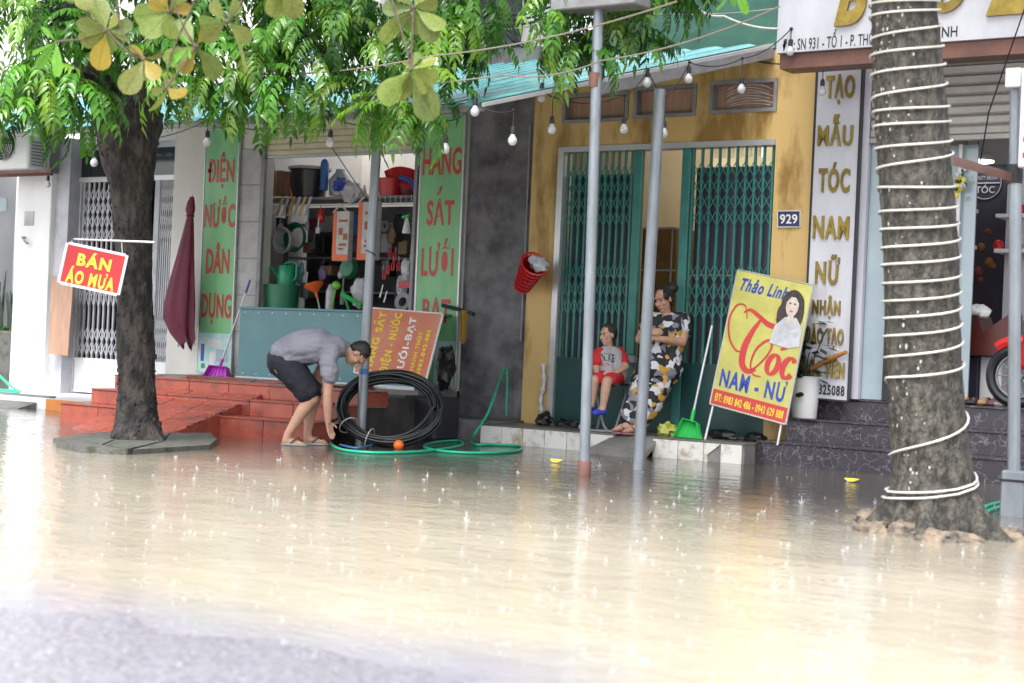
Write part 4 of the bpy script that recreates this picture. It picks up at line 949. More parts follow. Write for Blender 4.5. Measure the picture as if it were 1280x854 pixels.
# planter slab round the left tree
PS = thing('tree_planter', 'broken mossy concrete slabs round the foot of the dark left tree', 'planter', tb+Vector((0, 0, -.05)))
for poly in ([(66, 548), (120, 541), (162, 538), (150, 546), (128, 555)], [(130, 556), (152, 546), (190, 541), (212, 541), (204, 551), (160, 561)], [(205, 552), (214, 541), (262, 541), (271, 549), (262, 556), (166, 562)], [(98, 549), (126, 556), (158, 562), (100, 558), (70, 552)]):
    pp_ = [G(u, v, .04+rnd.uniform(-.008, .008)) for u, v in poly]; m = MB(); m.prism(pp_, (0, 0, -.13)); part('slab', m, mt['moss'], PS, 0)
# --- right tree
RT = thing('almond_tree', 'thick grey tree wound with white rope at right, yellow green leaf rosettes hanging overhead', 'tree', Vector((-3.35, 8.95, 0)))
YT = 9.05
def rp2(u, v): return P(u, v, YT)
cen = [(1172, 690), (1170, 650), (1168, 610), (1163, 560), (1158, 500), (1153, 400), (1150, 300), (1143, 200), (1136, 100), (1130, 0), (1124, -120), (1118, -240)]
hw = [62, 58, 52, 49, 47, 46.5, 47, 46, 44.5, 41, 40, 40]
rpath = [rp2(*c) for c in cen]; rrad = [h*.97*mpp(p) for h, p in zip(hw, rpath)]
def rflare(g, z):
    k = max(0., 1-(z+.05)/.42)
    return (.20*k**2.2*(.25+max(0, math.cos(5*g+.6))**2)+.03*k*math.cos(9*g)) if k > 0 else 0
m, rpts = trunk_mesh(rpath, rrad, 64, 132, .045, 7, 0, 11, flare=rflare)
part('trunk', m, mt['bark2'], RT, 70)
m = MB(); rr = random.Random(5)
for i in range(420):
    q = rr.choice(rpts[24:]); g = rr.gauss(-1.9, .55); d = Vector((math.cos(g), math.sin(g), 0)); s_ = rr.uniform(.0025, .0085)
    if rr.random() < .65 and q[2] < 2.2: continue
    tq = d.cross(Vector((0, 0, 1)))
    rot = Matrix((tq, d, Vector((0, 0, 1)))).transposed()
    m.ell(Vector(q[:3])+d*(q[3]*1.005), (s_, .0015, s_*rr.uniform(.7, 2.2)), rot, 7, 4)
part('lichen', m, mt['lichen'], RT, kind='stuff')
# rubble and plaster round its foot
rubm = M('plaster_rubble', (.27, .21, .155), (.09, .08, .075), 16, .85, bump=1.5, bscale=50, detail=9, thr=(.38, .6))
for i, (u, v, s_, sx, lab) in enumerate(((1118, 652, .13, 1.5, 'broad lump of broken plaster at the left foot of the rope wound tree'), (1092, 658, .08, 1.5, 'small flat plaster lump furthest left at the rope wound tree'), (1140, 664, .10, 1.3, 'pale plaster lump in front of the rope wound tree'), (1172, 670, .07, 1.6, 'low plaster piece at the middle foot of the rope wound tree'), (1206, 671, .06, 1.6, 'low plaster piece right of the middle of the rope wound tree'), (1250, 668, .08, 1.7, 'plaster lump at the right root of the rope wound tree'), (1274, 662, .06, 1.4, 'plaster lump at the right photo edge by the rope wound tree'))):
    p = G(u, v+6, 0); m = MB(); m.ell((0, 0, 0), (s_*sx, s_, s_*.7), None, 26, 16)
    m.v = [q*(1+.55*noise.noise(q*9+Vector((i*3, 0, 0)))+.35*noise.noise(q*26+Vector((i*3, 5, 0)))+.2*noise.noise(q*60))+p for q in m.v]
    solo('rubble', m, rubm, lab, 'rubble', 'broken plaster round the right tree', smooth=28)
# white rope wound down the trunk
turns = [(9, -6), (24, 5), (53, 23), (73, 50), (97, 73), (126, 97), (143, 127), (161, 146), (189, 170), (214, 185), (237, 229), (267, 253), (289, 275), (312, 294), (333, 315), (356, 339), (378, 360), (399, 379), (421, 400), (447, 422), (472, 451), (566, 516), (612, 592), (620, 596)]
def ctr_at(z):
    for a, b in zip(rpts, rpts[1:]):
        if min(a[2], b[2]) <= z <= max(a[2], b[2]):
            t = (z-a[2])/((b[2]-a[2]) or 1); return Vector((a[0]+(b[0]-a[0])*t, a[1]+(b[1]-a[1])*t, z)), a[3]+(b[3]-a[3])*t
    return Vector(rpts[0][:3]), rpts[0][3]
azr = math.atan2(rt0.y, rt0.x)
pts = []
def zof(v, u): return rp2(u, v).z
for i, (vl, vr) in enumerate(turns):
    zr = zof(vr, 1195); zl = zof(vl, 1110); zn = zof(turns[i+1][1], 1195) if i+1 < len(turns) else zl
    for k in range(24):
        t = k/24; a = azr-2*math.pi*t
        z = zr+(zl-zr)*(t/.5)+(-.025*math.sin(math.pi*t*2)) if t < .5 else zl+(zn-zl)*((t-.5)/.5)
        c, r = ctr_at(z); ex = rflare(a, z)
        pts.append(c+Vector((math.cos(a), math.sin(a), 0))*(r*1.02+max(ex, 0)+.012))
m = MB(); m.tube(pts, .0068, 7); solo('rope', m, mt['rope'], 'white rope light spiralling round the thick trunk at right', 'rope', loc=pts[-1])
# limbs out of frame carrying the hanging rosettes
RC = rp2(1118, -235)
limb([RC, Q(1000, -150, 9.2), Q(760, -110, 8.9), Q(520, -100, 8.7), Q(320, -95, 8.6), Q(130, -90, 8.6)], .12, .03, RT, mt['bark2'])
limb([RC, Q(1200, -330, 9.2), Q(1290, -420, 9.3)], .13, .06, RT, mt['bark2'])
def aleaf(seed, L=1., W=.56):
    r = random.Random(seed); m = MB(); prof = [(0, .04), (.12, .10), (.3, .30), (.5, .52), (.7, .62), (.85, .54), (.95, .34), (1, .05)]; n = len(prof)
    bend = r.uniform(-.12, .2); cup = r.uniform(.06, .2); Lf = []; Ce = []; Rr = []
    for t, w_ in prof:
        z = -bend*t*t; h = w_*W*.5/.62*1.0
        Ce.append(Vector((t, 0, z))); Lf.append(Vector((t, h, z+cup*h+.02*math.sin(t*14+seed)))); Rr.append(Vector((t, -h, z+cup*h+.02*math.sin(t*13+2*seed))))
    m.add(Lf+Ce+Rr, [(i, n+i, n+i+1, i+1) for i in range(n-1)]+[(n+i, 2*n+i, 2*n+i+1, n+i+1) for i in range(n-1)])
    m.tube([c+Vector((0, 0, .004)) for c in Ce], .008, 4, False)
    return m
AL = {k: [aleaf(i, W=wd).mesh('leaf', mt[k], None, 60) for i in range(4)] for k, wd in (('almond', .60), ('almond2', .58), ('sprig', .30))}
def put_leaf(b, tip, kind, parent, flip):
    d = tip-b; L = d.length; x = d.normalized(); view = (EYE-b).normalized()
    zn = (view+Vector((rnd.uniform(-1., 1.), rnd.uniform(-1., 1.), rnd.uniform(-.8, .8)))); zn = (zn-x*zn.dot(x)).normalized(); y = zn.cross(x)
    o = link('leaf', AL[kind][rnd.randrange(4)], parent, b)
    o.rotation_euler = Matrix((x, y, zn)).transposed().to_euler(); o.scale = (L, L, L)
ros = [((133, 39), 8.6, [(98, 28), (107, 52), (121, 88), (163, 48), (150, 20), (118, 2), (141, 64), (98, 56), (162, 30)]),
       ((211, 15), 8.5, [(168, 20), (180, 48), (240, 10), (196, -22), (232, -16), (212, 50), (222, 40), (186, 2)]),
       ((245, 58), 8.4, [(218, 28), (277, 98), (206, 78), (228, 92), (262, 30), (214, 60)]),
       ((284, 27), 8.3, [(315, 52), (316, 84), (252, 50), (262, 2), (300, 0), (246, 34)]),
       ((180, 74), 8.4, [(166, 60), (168, 98), (156, 114), (196, 96), (206, 66), (176, 104)]),
       ((208, 110), 8.3, [(192, 142), (214, 100), (232, 124), (190, 116)]),
       ((357, -30), 8.5, [(340, 20), (372, 22), (352, 14), (330, -10)]),
       ((517, 10), 8.6, [(474, 48), (500, 50), (545, 52), (556, 34), (478, 12), (548, 4), (520, 42), (490, -18), (540, -22)]),
       ((514, 87), 8.5, [(474, 128), (508, 116), (544, 150), (546, 76), (524, 66), (504, 78), (548, 102), (500, 124), (532, 112)]),
       ((918, -22), 8.7, [(900, 16), (934, 18), (915, 10), (950, -6)]),
       ((90, -20), 8.6, [(80, 4), (106, 2), (64, -8), (110, 8)])]
for (b, t, tips) in ros:
    base = Q(*b, t)
    for k, tp in enumerate(tips):
        tip = Q(*tp, t+rnd.uniform(-.12, .12)); kind = 'almond2' if (rnd.random() < .28 and b[0] < 250) else ('sprig' if b[0] > 900 else 'almond')
        bb = base+(tip-base)*.06
        put_leaf(bb, tip if kind != 'sprig' or b[0] > 900 else tip, kind, RT, 0)
    m = MB(); tp = Q(b[0]+rnd.choice((-1, 1))*rnd.uniform(40, 110), -95, t+.15); pt = spline([tuple(tp), tuple(tp.lerp(base, .45)+Vector((rnd.uniform(-.09, .09), 0, .05))), tuple(tp.lerp(base, .8)+Vector((rnd.uniform(-.05, .05), 0, 0))), tuple(base)], 5); m.tube(pt, [.006-.002*k/15 for k in range(16)], 6); m.ell(base, .014, None, 8, 6); part('twig', m, mt['twig'], RT)
sb = Q(70, 52, 8.5)
for tp in ((52, 34), (70, 38), (40, 70), (46, 86), (76, 84), (72, 94), (60, 62)): put_leaf(sb, Q(*tp, 8.5+rnd.uniform(-.05, .05)), 'sprig', RT, 0)
for tp in ((206, 82), (226, 44), (238, 74)): put_leaf(Q(236, 60, 8.35), Q(*tp, 8.35), 'sprig', RT, 0)
for tw in ([Q(133, 39, 8.6), Q(100, 50, 8.55), sb], [Q(245, 58, 8.4), Q(230, 80, 8.35), Q(208, 110, 8.3)], [Q(180, 74, 8.4), Q(160, 66, 8.5), Q(133, 39, 8.6)], [Q(517, 10, 8.6), Q(515, 50, 8.55), Q(514, 87, 8.5)]):
    m = MB(); m.tube(tw, .006, 5); part('twig', m, mt['twig'], RT)
# the crowns go on above the frame: rosettes of big leaves on the almond tree, a mass of pinnate leaves on the left tree
def crown_mass(parent, cx, cy, cz, rx, ry, rz, n, geo, sc_, mat, seed):
    r = random.Random(seed); bigm = MB()
    while n > 0:
        d = Vector((r.uniform(-1, 1), r.uniform(-1, 1), r.uniform(-1, 1)))
        if d.length > 1 or d.length < .35 or noise.noise(d*2.2+Vector((seed, 0, 0))) < -.12: continue
        p = Vector((cx+d.x*rx, cy+d.y*ry, cz+d.z*rz)); q = p-EYE; z = q.dot(fw)
        if z > .3 and 427-FPX*q.dot(up)/z > -70 and abs(FPX*q.dot(rt)/z) < 760: n -= .25; continue
        mx = Matrix.Rotation(r.uniform(0, 6.28), 3, 'Z') @ Matrix.Rotation(r.uniform(-.3, .9), 3, 'Y'); g = geo[r.randrange(len(geo))]; s_ = sc_*r.uniform(.8, 1.25)
        bigm.add([p+mx @ (v*s_) for v in g.v], g.f); n -= 1
    part('leaf_mass', bigm, mat, parent, 70, kind='stuff')
ALG = [aleaf(i, W=.6) for i in range(4)]
crown_mass(RT, -4.2, 9.6, 6.3, 4.6, 3.6, 1.7, 1500, ALG, .26, mt['almond'], 3)
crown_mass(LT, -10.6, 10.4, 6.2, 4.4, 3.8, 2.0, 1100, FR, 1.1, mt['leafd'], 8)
# ================================================================== PEOPLE
def hand(m, wrist, d, side, L=.17, curl=.25, thumb=1, spread=.35):
    """palm, four fingers of unequal length and a thumb; d = pointing direction, side = across the palm"""
    d = Vector(d).normalized(); side = Vector(side); side = (side-d*side.dot(d)).normalized(); nn = d.cross(side)
    k = L/.18
    for i in range(4):
        o = (i-1.5)*.019*k; a = wrist+d*.012*k+side*o*.6; b = wrist+d*.085*k+side*o
        m.rc(a, b, .0135*k, .0115*k, 8)
        fl = (.068, .08, .074, .056)[i]*k; dd = (d+side*o*spread*6+nn*curl*.4).normalized()
        c = b+dd*fl*.5; d2 = (dd+nn*curl).normalized(); e = c+d2*fl*.5
        m.rc(b, c, .0098*k, .0088*k, 8); m.rc(c, e, .0088*k, .0072*k, 8)
    ts = side*thumb; a = wrist+d*.025*k+ts*.025*k; b = a+(d*.6+ts*.6+nn*.35).normalized()*.04*k; c = b+(d*.9+ts*.2+nn*.4).normalized()*.032*k
    m.rc(a, b, .0125*k, .0105*k, 8); m.rc(b, c, .0105*k, .008*k, 8)
def head(m, hm, c, upd, face, H, root_later):
    face = Vector(face).normalized(); upd = Vector(upd); upd = (upd-face*upd.dot(face)).normalized(); right = face.cross(upd)
    R3 = Matrix((right, face, upd)).transposed(); k = H/.23
    def T(x, y, z): return c+R3 @ Vector((x*k, y*k, z*k))
    def E(mb, p, r, n=16): mb.ell(T(*p), tuple(q*k for q in r), R3, n, 11)
    E(m, (0, -.012, .03), (.074, .092, .088)); E(m, (0, .022, -.04), (.058, .066, .068)); E(m, (0, .052, -.088), (.026, .026, .022))
    m.rc(T(0, .088, .012), T(0, .108, -.024), .009*k, .014*k, 8); E(m, (.013, .096, -.026), (.009, .01, .008), 8); E(m, (-.013, .096, -.026), (.009, .01, .008), 8)
    for s_ in (1, -1):
        E(m, (s_*.077, -.004, -.004), (.009, .019, .03), 10); E(m, (s_*.042, .06, -.02), (.024, .022, .024), 10); E(m, (s_*.033, .078, .036), (.022, .012, .010), 10)
    E(m, (0, .086, -.056), (.024, .01, .007), 10); E(m, (0, .083, -.067), (.019, .01, .007), 10)
    return T, E, R3, k
def face_parts(T, E, k, root, matl_lip):
    for s_ in (1, -1):
        q = MB(); E(q, (s_*.031, .0835, .014), (.013, .006, .0055), 8); part('eye', q, mt['hair'], root)
        q = MB(); q.rc(T(s_*.016, .0905, .034), T(s_*.048, .079, .036), .0035*k, .003*k, 6); part('eyebrow', q, mt['hair'], root)
    q = MB(); E(q, (0, .0915, -.061), (.021, .007, .0045), 8); part('mouth', q, matl_lip, root)
lip = M('lip', (.36, .11, .09), None, 5, .5)

# ------------------------------------------------------------------ bending man
T0 = (G(374, 556.5, 0)-EYE).dot(fw)
def mq(u, v, dz=0.): return Q(u, v, T0+dz)
MAN = thing('person', 'man in grey T shirt and dark shorts bending over beside the black hose coil', 'person', mq(378, 557)*1.0)
b = MB(); px = T0/FPX
sh_n = mq(413, 440, -.17); sh_f = mq(414, 437, .19)
for dz in (-.08, .08):
    b.chain([mq(356, 447, dz), mq(378, 436, dz), mq(400, 433, dz), mq(416, 434, dz)], [.115, .12, .125, .10])
b.rc(mq(420, 434), mq(437, 439), .06, .052)
T_, E_, R3, k_ = head(b, None, mq(446.5, 443.0), rt*.97+up*.16, -up*.93+rt*.12-fw*.10, .225, None)
for dz, kn, an, heel, toe in ((-.10, (390, 499), (360.5, 542), (355, 551), (376, 554.5)), (.10, (393, 497), (384.5, 541), (382, 549), (404, 552.5))):
    b.chain([mq(353, 455, dz), mq(kn[0], kn[1], dz)], [.115, .062])
    c1 = Vector(mq(kn[0], kn[1], dz)).lerp(mq(an[0], an[1], dz), .33)-rt*.012
    b.chain([mq(kn[0], kn[1], dz), c1, mq(an[0], an[1], dz)], [.058, .057, .036])
    h = G(heel[0], heel[1]+1.2, .035); h = mq(heel[0], heel[1], dz); t_ = mq(toe[0], toe[1], dz)
    b.chain([mq(an[0], an[1], dz), h.lerp(t_, .12), h.lerp(t_, .6), t_], [.038, .036, .032, .022])
    f1 = (t_-h).normalized()
    for i in range(5): a = t_+fw*(i-2)*.017; b.rc(a, a+f1*(.035-.004*abs(i-.5)), .0115, .009, 7)
el_n = mq(409.5, 494, -.20); wr_n = mq(410, 527, -.17)
b.chain([sh_n, sh_n.lerp(el_n, .45), el_n, el_n.lerp(wr_n, .35), wr_n], [.06, .05, .041, .043, .028])
hand(b, wr_n, mq(415.5, 549, -.14)-wr_n, fw*.6+rt*.5, .175, .3, 1)
el_f = mq(395, 472, .20); wr_f = mq(403, 489, .08)
b.chain([sh_f, el_f, wr_f], [.055, .042, .03]); hand(b, wr_f, rt*.3-up*.8-fw*.1, fw, .165, .5, -1)
remeshed('body', b, mt['skin'], MAN, .0065, 3)
s = MB()
for dz in (-.085, .085):
    s.chain([mq(355.5, 447, dz), mq(364, 440, dz), mq(380, 434.5, dz), mq(400, 432, dz), mq(418, 434.5, dz)], [.142, .15, .154, .146, .108])
s.rc(mq(416, 434.5), mq(428, 436), .10, .072)
for a, e, r0, r1 in ((sh_n, mq(411, 470, -.21), .088, .078), (sh_f, mq(409, 464, .21), .085, .075)):
    s.chain([a, Vector(a).lerp(e, .5), e], [r0, .082, r1])
# cut sleeve ends flat: squash the last sphere
shirt = remeshed('shirt', s, mt['shirt'], MAN, .009, 5, bulge=(.028, 5.5, (1, 1, 1.8)))
q = MB(); q.tube([mq(428.5, 436)+(up*math.cos(a)*.066+fw*math.sin(a)*.066) for a in [k*math.pi/8 for k in range(16)]], .008, 6, closed=True); part('collar', q, mt['shirt'], MAN)
s = MB()
for dz, kn in ((-.10, (383.5, 489)), (.10, (387, 488))):
    s.chain([mq(353, 452, dz*.9), mq(366, 466, dz), mq(kn[0], kn[1], dz)], [.137, .130, .108])
s.rc(mq(352, 448, -.07), mq(352, 448, .07), .125, .125)
remeshed('shorts', s, mt['shorts'], MAN, .009, 5, bulge=(.015, 8, (1, 1, 1)))
q = MB(); E_(q, (0, -.026, .046), (.081, .094, .083), 18); E_(q, (0, -.055, .0), (.074, .06, .06), 16); remeshed('hair', q, mt['hair'], MAN, .008, 3, bulge=(.006, 60, (1, 1, 1)))
face_parts(T_, E_, k_, MAN, lip)
def sandal(root, heel, toe, w_, mat_s, mat_st, z=0.0):
    d = (toe-heel); L = d.length; d = Vector((d.x, d.y, 0)).normalized(); n_ = Vector((-d.y, d.x, 0)); m = MB(); c = Vector((heel.x, heel.y, z))
    out = []
    for i in range(18):
        a = 2*math.pi*i/18; out.append(c+d*(L*.5+L*.54*math.cos(a))+n_*(w_*(1+.18*math.cos(a))*math.sin(a)))
    m.prism(out, (0, 0, .018)); so = part('sandal', m, mat_s, root, 0)
    m = MB(); f = c+d*L*.80+Vector((0, 0, .03))
    for s_ in (1, -1): m.tube([f, c+d*L*.62+n_*s_*w_*.55+Vector((0, 0, .07)), c+d*L*.36+n_*s_*w_*.95+Vector((0, 0, .02))], .008, 6)
    part('strap', m, mat_st, so)
sandal(MAN, mq(352.5, 555, -.1), mq(384, 556, -.1), .048, mt['sole'], mt['sandal'], .004); sandal(MAN, mq(380, 552, .1), mq(410, 552.5, .1), .046, mt['sole'], mt['sandal'], .004)

# ------------------------------------------------------------------ standing woman
WO = thing('person', 'woman with hair in a bun and black and mustard floral outfit, leaning by the gate', 'person', P(790, 541, 13.36))
b = MB()
F1, F2 = (-rt*.75-fw*.6), None
hipL, hipR = P(811, 462, 13.66), P(829, 463, 13.74)
waist = P(830, 440, 13.72); chest = P(834, 412, 13.76); neck = P(832, 393, 13.76)
shL, shR = P(815, 400, 13.66), P(850, 401, 13.84)
kneeL, kneeR = P(797, 499, 13.45), P(815, 501, 13.52)
ankL, ankR = P(784, 531, 13.34), P(797, 533, 13.36)
b.chain([waist, chest, neck], [.095, .10, .05]); b.rc(hipL, hipR, .10, .10); b.rc(shL, shR, .06, .06)
for h, kn, an in ((hipL, kneeL, ankL), (hipR, kneeR, ankR)):
    b.chain([h, kn, an], [.11, .068, .038])
    toe = an+(-rt*.9-fw*.35)*.13-Vector((0, 0, .045)); b.chain([an-Vector((0, 0, .02)), an.lerp(toe, .5), toe], [.037, .032, .02])
    for i in range(5): a = toe+(fw*.9-rt*.3)*(i-2)*.013; b.rc(a, a+(-rt*.9-fw*.35)*.022, .010, .008, 6)
b.rc(neck, P(831, 383, 13.73), .05, .048)
T_, E_, R3, k_ = head(b, None, P(829.5, 375, 13.72), up*.95-rt*.12, -rt*.62-fw*.68-up*.28, .225, None)
elR, wrR = P(852, 428, 13.76), P(826, 424, 13.52)
b.chain([shR, P(855, 412, 13.84), elR, wrR], [.06, .055, .047, .031]); hand(b, wrR, P(814, 420, 13.46)-wrR, up, .16, .45, 1)
elL, wrL = P(800, 424, 13.52), P(812, 416, 13.44)
b.chain([shL, P(806, 412, 13.58), elL, wrL], [.06, .054, .045, .03]); hand(b, wrL, rt*.8+up*.1-fw*.3, up, .155, .5, 1)
remeshed('body', b, mt['skin'], WO, .0065, 3)
s = MB()
for o in (-.5, .5):
    side = (shR-shL)*.42*o
    s.chain([P(827, 462, 13.69)+side, P(830, 441, 13.72)+side*.9, P(834, 413, 13.75)+side, P(833, 402, 13.76)+side], [.145, .128, .125, .095])
s.chain([shR, P(856, 413, 13.85)], [.082, .083]); s.chain([shL, P(807, 411, 13.59)], [.082, .08]); s.rc(shL, shR, .072, .072)
s.ell(P(824, 418, 13.62), .085)
remeshed('blouse', s, mt['floral'], WO, .009, 5, bulge=(.02, 7, (1, 1, 1)))
s = MB()
for h, kn, an in ((hipL, kneeL, ankL), (hipR, kneeR, ankR)):
    s.chain([h, Vector(h).lerp(kn, .5), kn, Vector(kn).lerp(an, .55), Vector(kn).lerp(an, .72)], [.138, .125, .105, .095, .09])
s.rc(hipL, hipR, .14, .14)
remeshed('trousers', s, mt['floral'], WO, .009, 5, bulge=(.022, 7, (1, 1, .7)))
q = MB(); E_(q, (0, -.034, .044), (.085, .092, .088), 18); E_(q, (0, -.05, -.01), (.078, .062, .066), 16); bn = P(840, 360, 13.80); q.ell(bn, (.062, .062, .052)); q.rc(T_(0, -.05, .08), bn, .05, .04)
for s_ in (1, -1): E_(q, (s_*.068, .02, .045), (.02, .05, .05), 12)
remeshed('hair', q, mt['hair'], WO, .008, 3, bulge=(.006, 50, (1, 1, 1)))
face_parts(T_, E_, k_, WO, lip)
for an in (ankL, ankR):
    f = (-rt*.9-fw*.35); sandal(WO, an-f*.06, an+f*.15, .042, mt['pink'], mt['sandal'], .182)

# ------------------------------------------------------------------ seated boy and his chair
CH = thing('folding_chair', 'folding chair of grey metal tube under the seated boy, standing on the ledge', 'chair', P(752, 541, 13.4))
tr = .013
A = lambda u, v, Y: P(u, v, Y)
m = MB()
seat_pts = [A(741, 478, 13.36), A(774, 480, 13.36), A(788, 480, 13.78), A(755, 478, 13.80)]
m.prism(seat_pts, (0, 0, -.02)); part('seat', m, mt['black'], CH, 0)
def zfix(p, z): return Vector((p.x, p.y, z))
f1, f2 = zfix(A(728, 534, 13.34), .195), zfix(A(764, 541, 13.34), .195)
m = MB(); m.tube(spline([tuple(x) for x in (A(744, 480, 13.5), A(749, 508, 13.46), zfix(A(755, 533, 13.40), .24), zfix(A(761, 541, 13.38), .195), f2, f1, zfix(A(726, 528, 13.36), .24), zfix(A(730, 520, 13.42), .30), A(738, 482, 13.6))], 6), tr, 10); part('front_leg', m, mt['steel'], CH)
m = MB(); m.tube([A(796, 455, 13.86), A(784, 489, 13.72), A(771, 531, 13.44), zfix(A(768, 537, 13.42), .195)], tr, 10); part('rear_leg', m, mt['steel'], CH)
m = MB(); m.tube([A(765, 450, 13.92), A(757, 489, 13.8), A(748, 531, 13.6), zfix(A(746, 536, 13.58), .195)], tr, 10); part('rear_leg', m, mt['steel'], CH)
m = MB(); m.tube([A(796, 455, 13.86), A(793, 446, 13.89), A(768, 442, 13.93), A(765, 450, 13.92)], tr, 10); m.obox((A(793, 450, 13.88)+A(768, 446, 13.92))/2, (A(793, 450, 13.88)-A(768, 446, 13.92))/2, (0, .006, 0), (0, 0, .03)); part('backrest', m, mt['steel'], CH)
BO = thing('person', 'small boy in grey shirt with red sleeves and red shorts sitting on a folding chair', 'person', P(766, 480, 13.55))
b = MB()
hip = P(766, 470, 13.60); chest = P(762, 446, 13.60); nk = P(761, 434, 13.60)
hL, hR = P(757, 471, 13.54), P(772, 471, 13.64)
kL, kR = P(743.5, 475, 13.34), P(758.5, 477, 13.32)
aL, aR = P(740, 507, 13.36), P(753.5, 511, 13.32)
b.chain([hip, chest, nk], [.085, .085, .04]); b.rc(nk, P(760.5, 428, 13.58), .038, .038)
for h, kn, an in ((hL, kL, aL), (hR, kR, aR)):
    b.chain([h, kn, Vector(kn).lerp(an, .35), an], [.07, .046, .045, .029])
    toe = an+(-rt*.7-fw*.6)*.085-Vector((0, 0, .03)); b.chain([an, an.lerp(toe, .5), toe], [.029, .028, .022])
sL, sR = P(748, 442, 13.5), P(776, 442, 13.68)
eR, wR = P(782, 459, 13.64), P(768, 467, 13.47)
b.chain([sR, eR, wR], [.045, .035, .024]); hand(b, wR, P(760, 467, 13.42)-wR, up, .12, .4, 1)
eL, wL = P(745, 458, 13.46), P(746, 468, 13.38)
b.chain([sL, eL, wL], [.045, .034, .023]); hand(b, wL, -up*.5-fw*.3-rt*.1, fw*.5+rt*.5, .11, .4, 1)
T_, E_, R3, k_ = head(b, None, P(760, 419, 13.57), up, -rt*.80-fw*.58-up*.10, .195, None)
remeshed('body', b, mt['skin2'], BO, .0058, 3)
s = MB()
sd2 = (sR-sL)*.25
for o in (-.8, .8): s.chain([hip+sd2*o+up*.01, chest+sd2*o, P(761.5, 441, 13.6)+sd2*o*.8], [.098, .092, .07])
bsh = remeshed('shirt', s, mt['boygrey'], BO, .008, 4, bulge=(.012, 9, (1, 1, 1)))
for a, e in ((sR, P(780.5, 453, 13.66)), (sL, P(746, 452, 13.47))):
    s = MB(); s.chain([Vector(a)-(Vector(a)-nk)*.12+Vector((0, 0, .012)), a, e], [.048, .052, .052]); remeshed('sleeve', s, mt['boyred'], BO, .008, 4, bulge=(.01, 12, (1, 1, 1)))
s = MB()
for h, kn in ((hL, kL), (hR, kR)): s.chain([h, Vector(h).lerp(kn, .78)], [.085, .068])
s.rc(hL, hR, .088, .088); remeshed('shorts', s, mt['boyred'], BO, .008, 4, bulge=(.01, 12, (1, 1, 1)))
q = MB(); E_(q, (0, -.03, .048), (.086, .095, .084), 18); E_(q, (0, -.05, .0), (.078, .06, .06), 16)
for i in range(26):
    a = rnd.uniform(0, 6.28); rr = rnd.uniform(.02, .075); p0 = T_(rr*math.cos(a), -.03+rr*math.sin(a), .10); q.rc(p0, p0+R3 @ Vector((rr*math.cos(a)*.3, .02, .022)), .012, .004, 6)
remeshed('hair', q, mt['hair'], BO, .007, 2, bulge=(.006, 50, (1, 1, 1)))
face_parts(T_, E_, k_, BO, lip)
for an in (aL, aR):
    d = (-rt*.7-fw*.6).normalized(); s = MB(); toe = an+d*.095-Vector((0, 0, .036)); s.chain([an-d*.02-Vector((0, 0, .03)), an.lerp(toe, .55)-Vector((0, 0, .008)), toe], [.03, .033, .03]); so = remeshed('shoe', s, mt['bluecl'], BO, .007, 3)
def on_cloth(obj, root, string, u0, v0, u1, v1, mat, arc=0., name='lettering', tilt=0.):
    v, f = fit(string, .03) if isinstance(string, str) else string
    me = obj.data; o = WL[root.name]; bv = BVHTree.FromPolygons([p.co+o for p in me.vertices], [tuple(p.vertices) for p in me.polygons])
    vs_ = []
    for p in v:
        uu = (u0+u1)/2+p.x*(u1-u0); vv = (v0+v1)/2-p.y*(v1-v0)+arc*(p.x*2)**2+tilt*p.x; d = ray(uu, vv).normalized()
        h = bv.ray_cast(EYE, d)
        vs_.append((h[0] if h[0] else EYE+d*((o-EYE).length))-d*.0025)
    m = MB(); m.add(vs_, f); part(name, m, mat, root, 0)
on_cloth(bsh, BO, 'NIKE', 751.5, 441.5, 768, 451.5, mt['blackp'], 1.2, tilt=1.5)
n_ = 16; on_cloth(bsh, BO, ([Vector((.5*math.cos(2*math.pi*i/n_), .5*math.sin(2*math.pi*i/n_), 0)) for i in range(n_)], [tuple(range(n_))]), 752.5, 454, 761.5, 458, mt['boyred'], .6, 'print')

# ================================================================== THINGS IN THE STREET
# black hose coil leaning back
CO = thing('hose_coil', 'large black coil of hose leaning in front of the orange red sign', 'hose', G(490, 559))
ex = rt0.copy(); nrm = (-fw*.84+Vector((0, 0, 1))*.54); nrm = (nrm-ex*nrm.dot(ex)).normalized(); ey = nrm.cross(ex)
cc = G(483, 559.5)+ey*.36
pts = []; turns_n = 22; rr = random.Random(4); prm = [(rr.uniform(.365, .475), rr.uniform(-.085, .075)) for _ in range(turns_n+1)]
for i in range(turns_n):
    for k in range(40):
        t = k/40; R0 = prm[i][0]*(1-t)+prm[i+1][0]*t; hgt = prm[i][1]*(1-t)+prm[i+1][1]*t; a = 2*math.pi*t
        R0 += .012*math.sin(2*a+i)+.01*math.sin(3*a+i*2)
        pts.append(cc+ex*math.cos(a)*R0+ey*math.sin(a)*R0*.80+nrm*hgt)
lo = min(p.z for p in pts)
pts = [p-Vector((0, 0, lo-.012)) for p in pts]
m = MB(); m.tube(pts, .0135, 8); part('hose', m, mt['rubber'], CO, 60)
cc = cc-Vector((0, 0, lo-.012))
for a0 in (3.75, 4.35):
    m = MB(); c = cc+ex*math.cos(a0)*.43+ey*math.sin(a0)*.345; rd = (c-cc).normalized()
    m.tube([c+rd*.085*math.cos(b2)+nrm*.115*math.sin(b2) for b2 in [k*math.pi/8 for k in range(16)]], .005, 5, closed=True); part('tie', m, mt['rope'], CO)
m = MB(); p = cc+ex*-.43+ey*-.12; m.tube(spline([tuple(x) for x in (p, p-rt*.08-up*.03, p-rt*.10+up*.05, p-rt*.06+up*.13)], 6), .0135, 8); part('hose_end', m, mt['rubber'], CO)
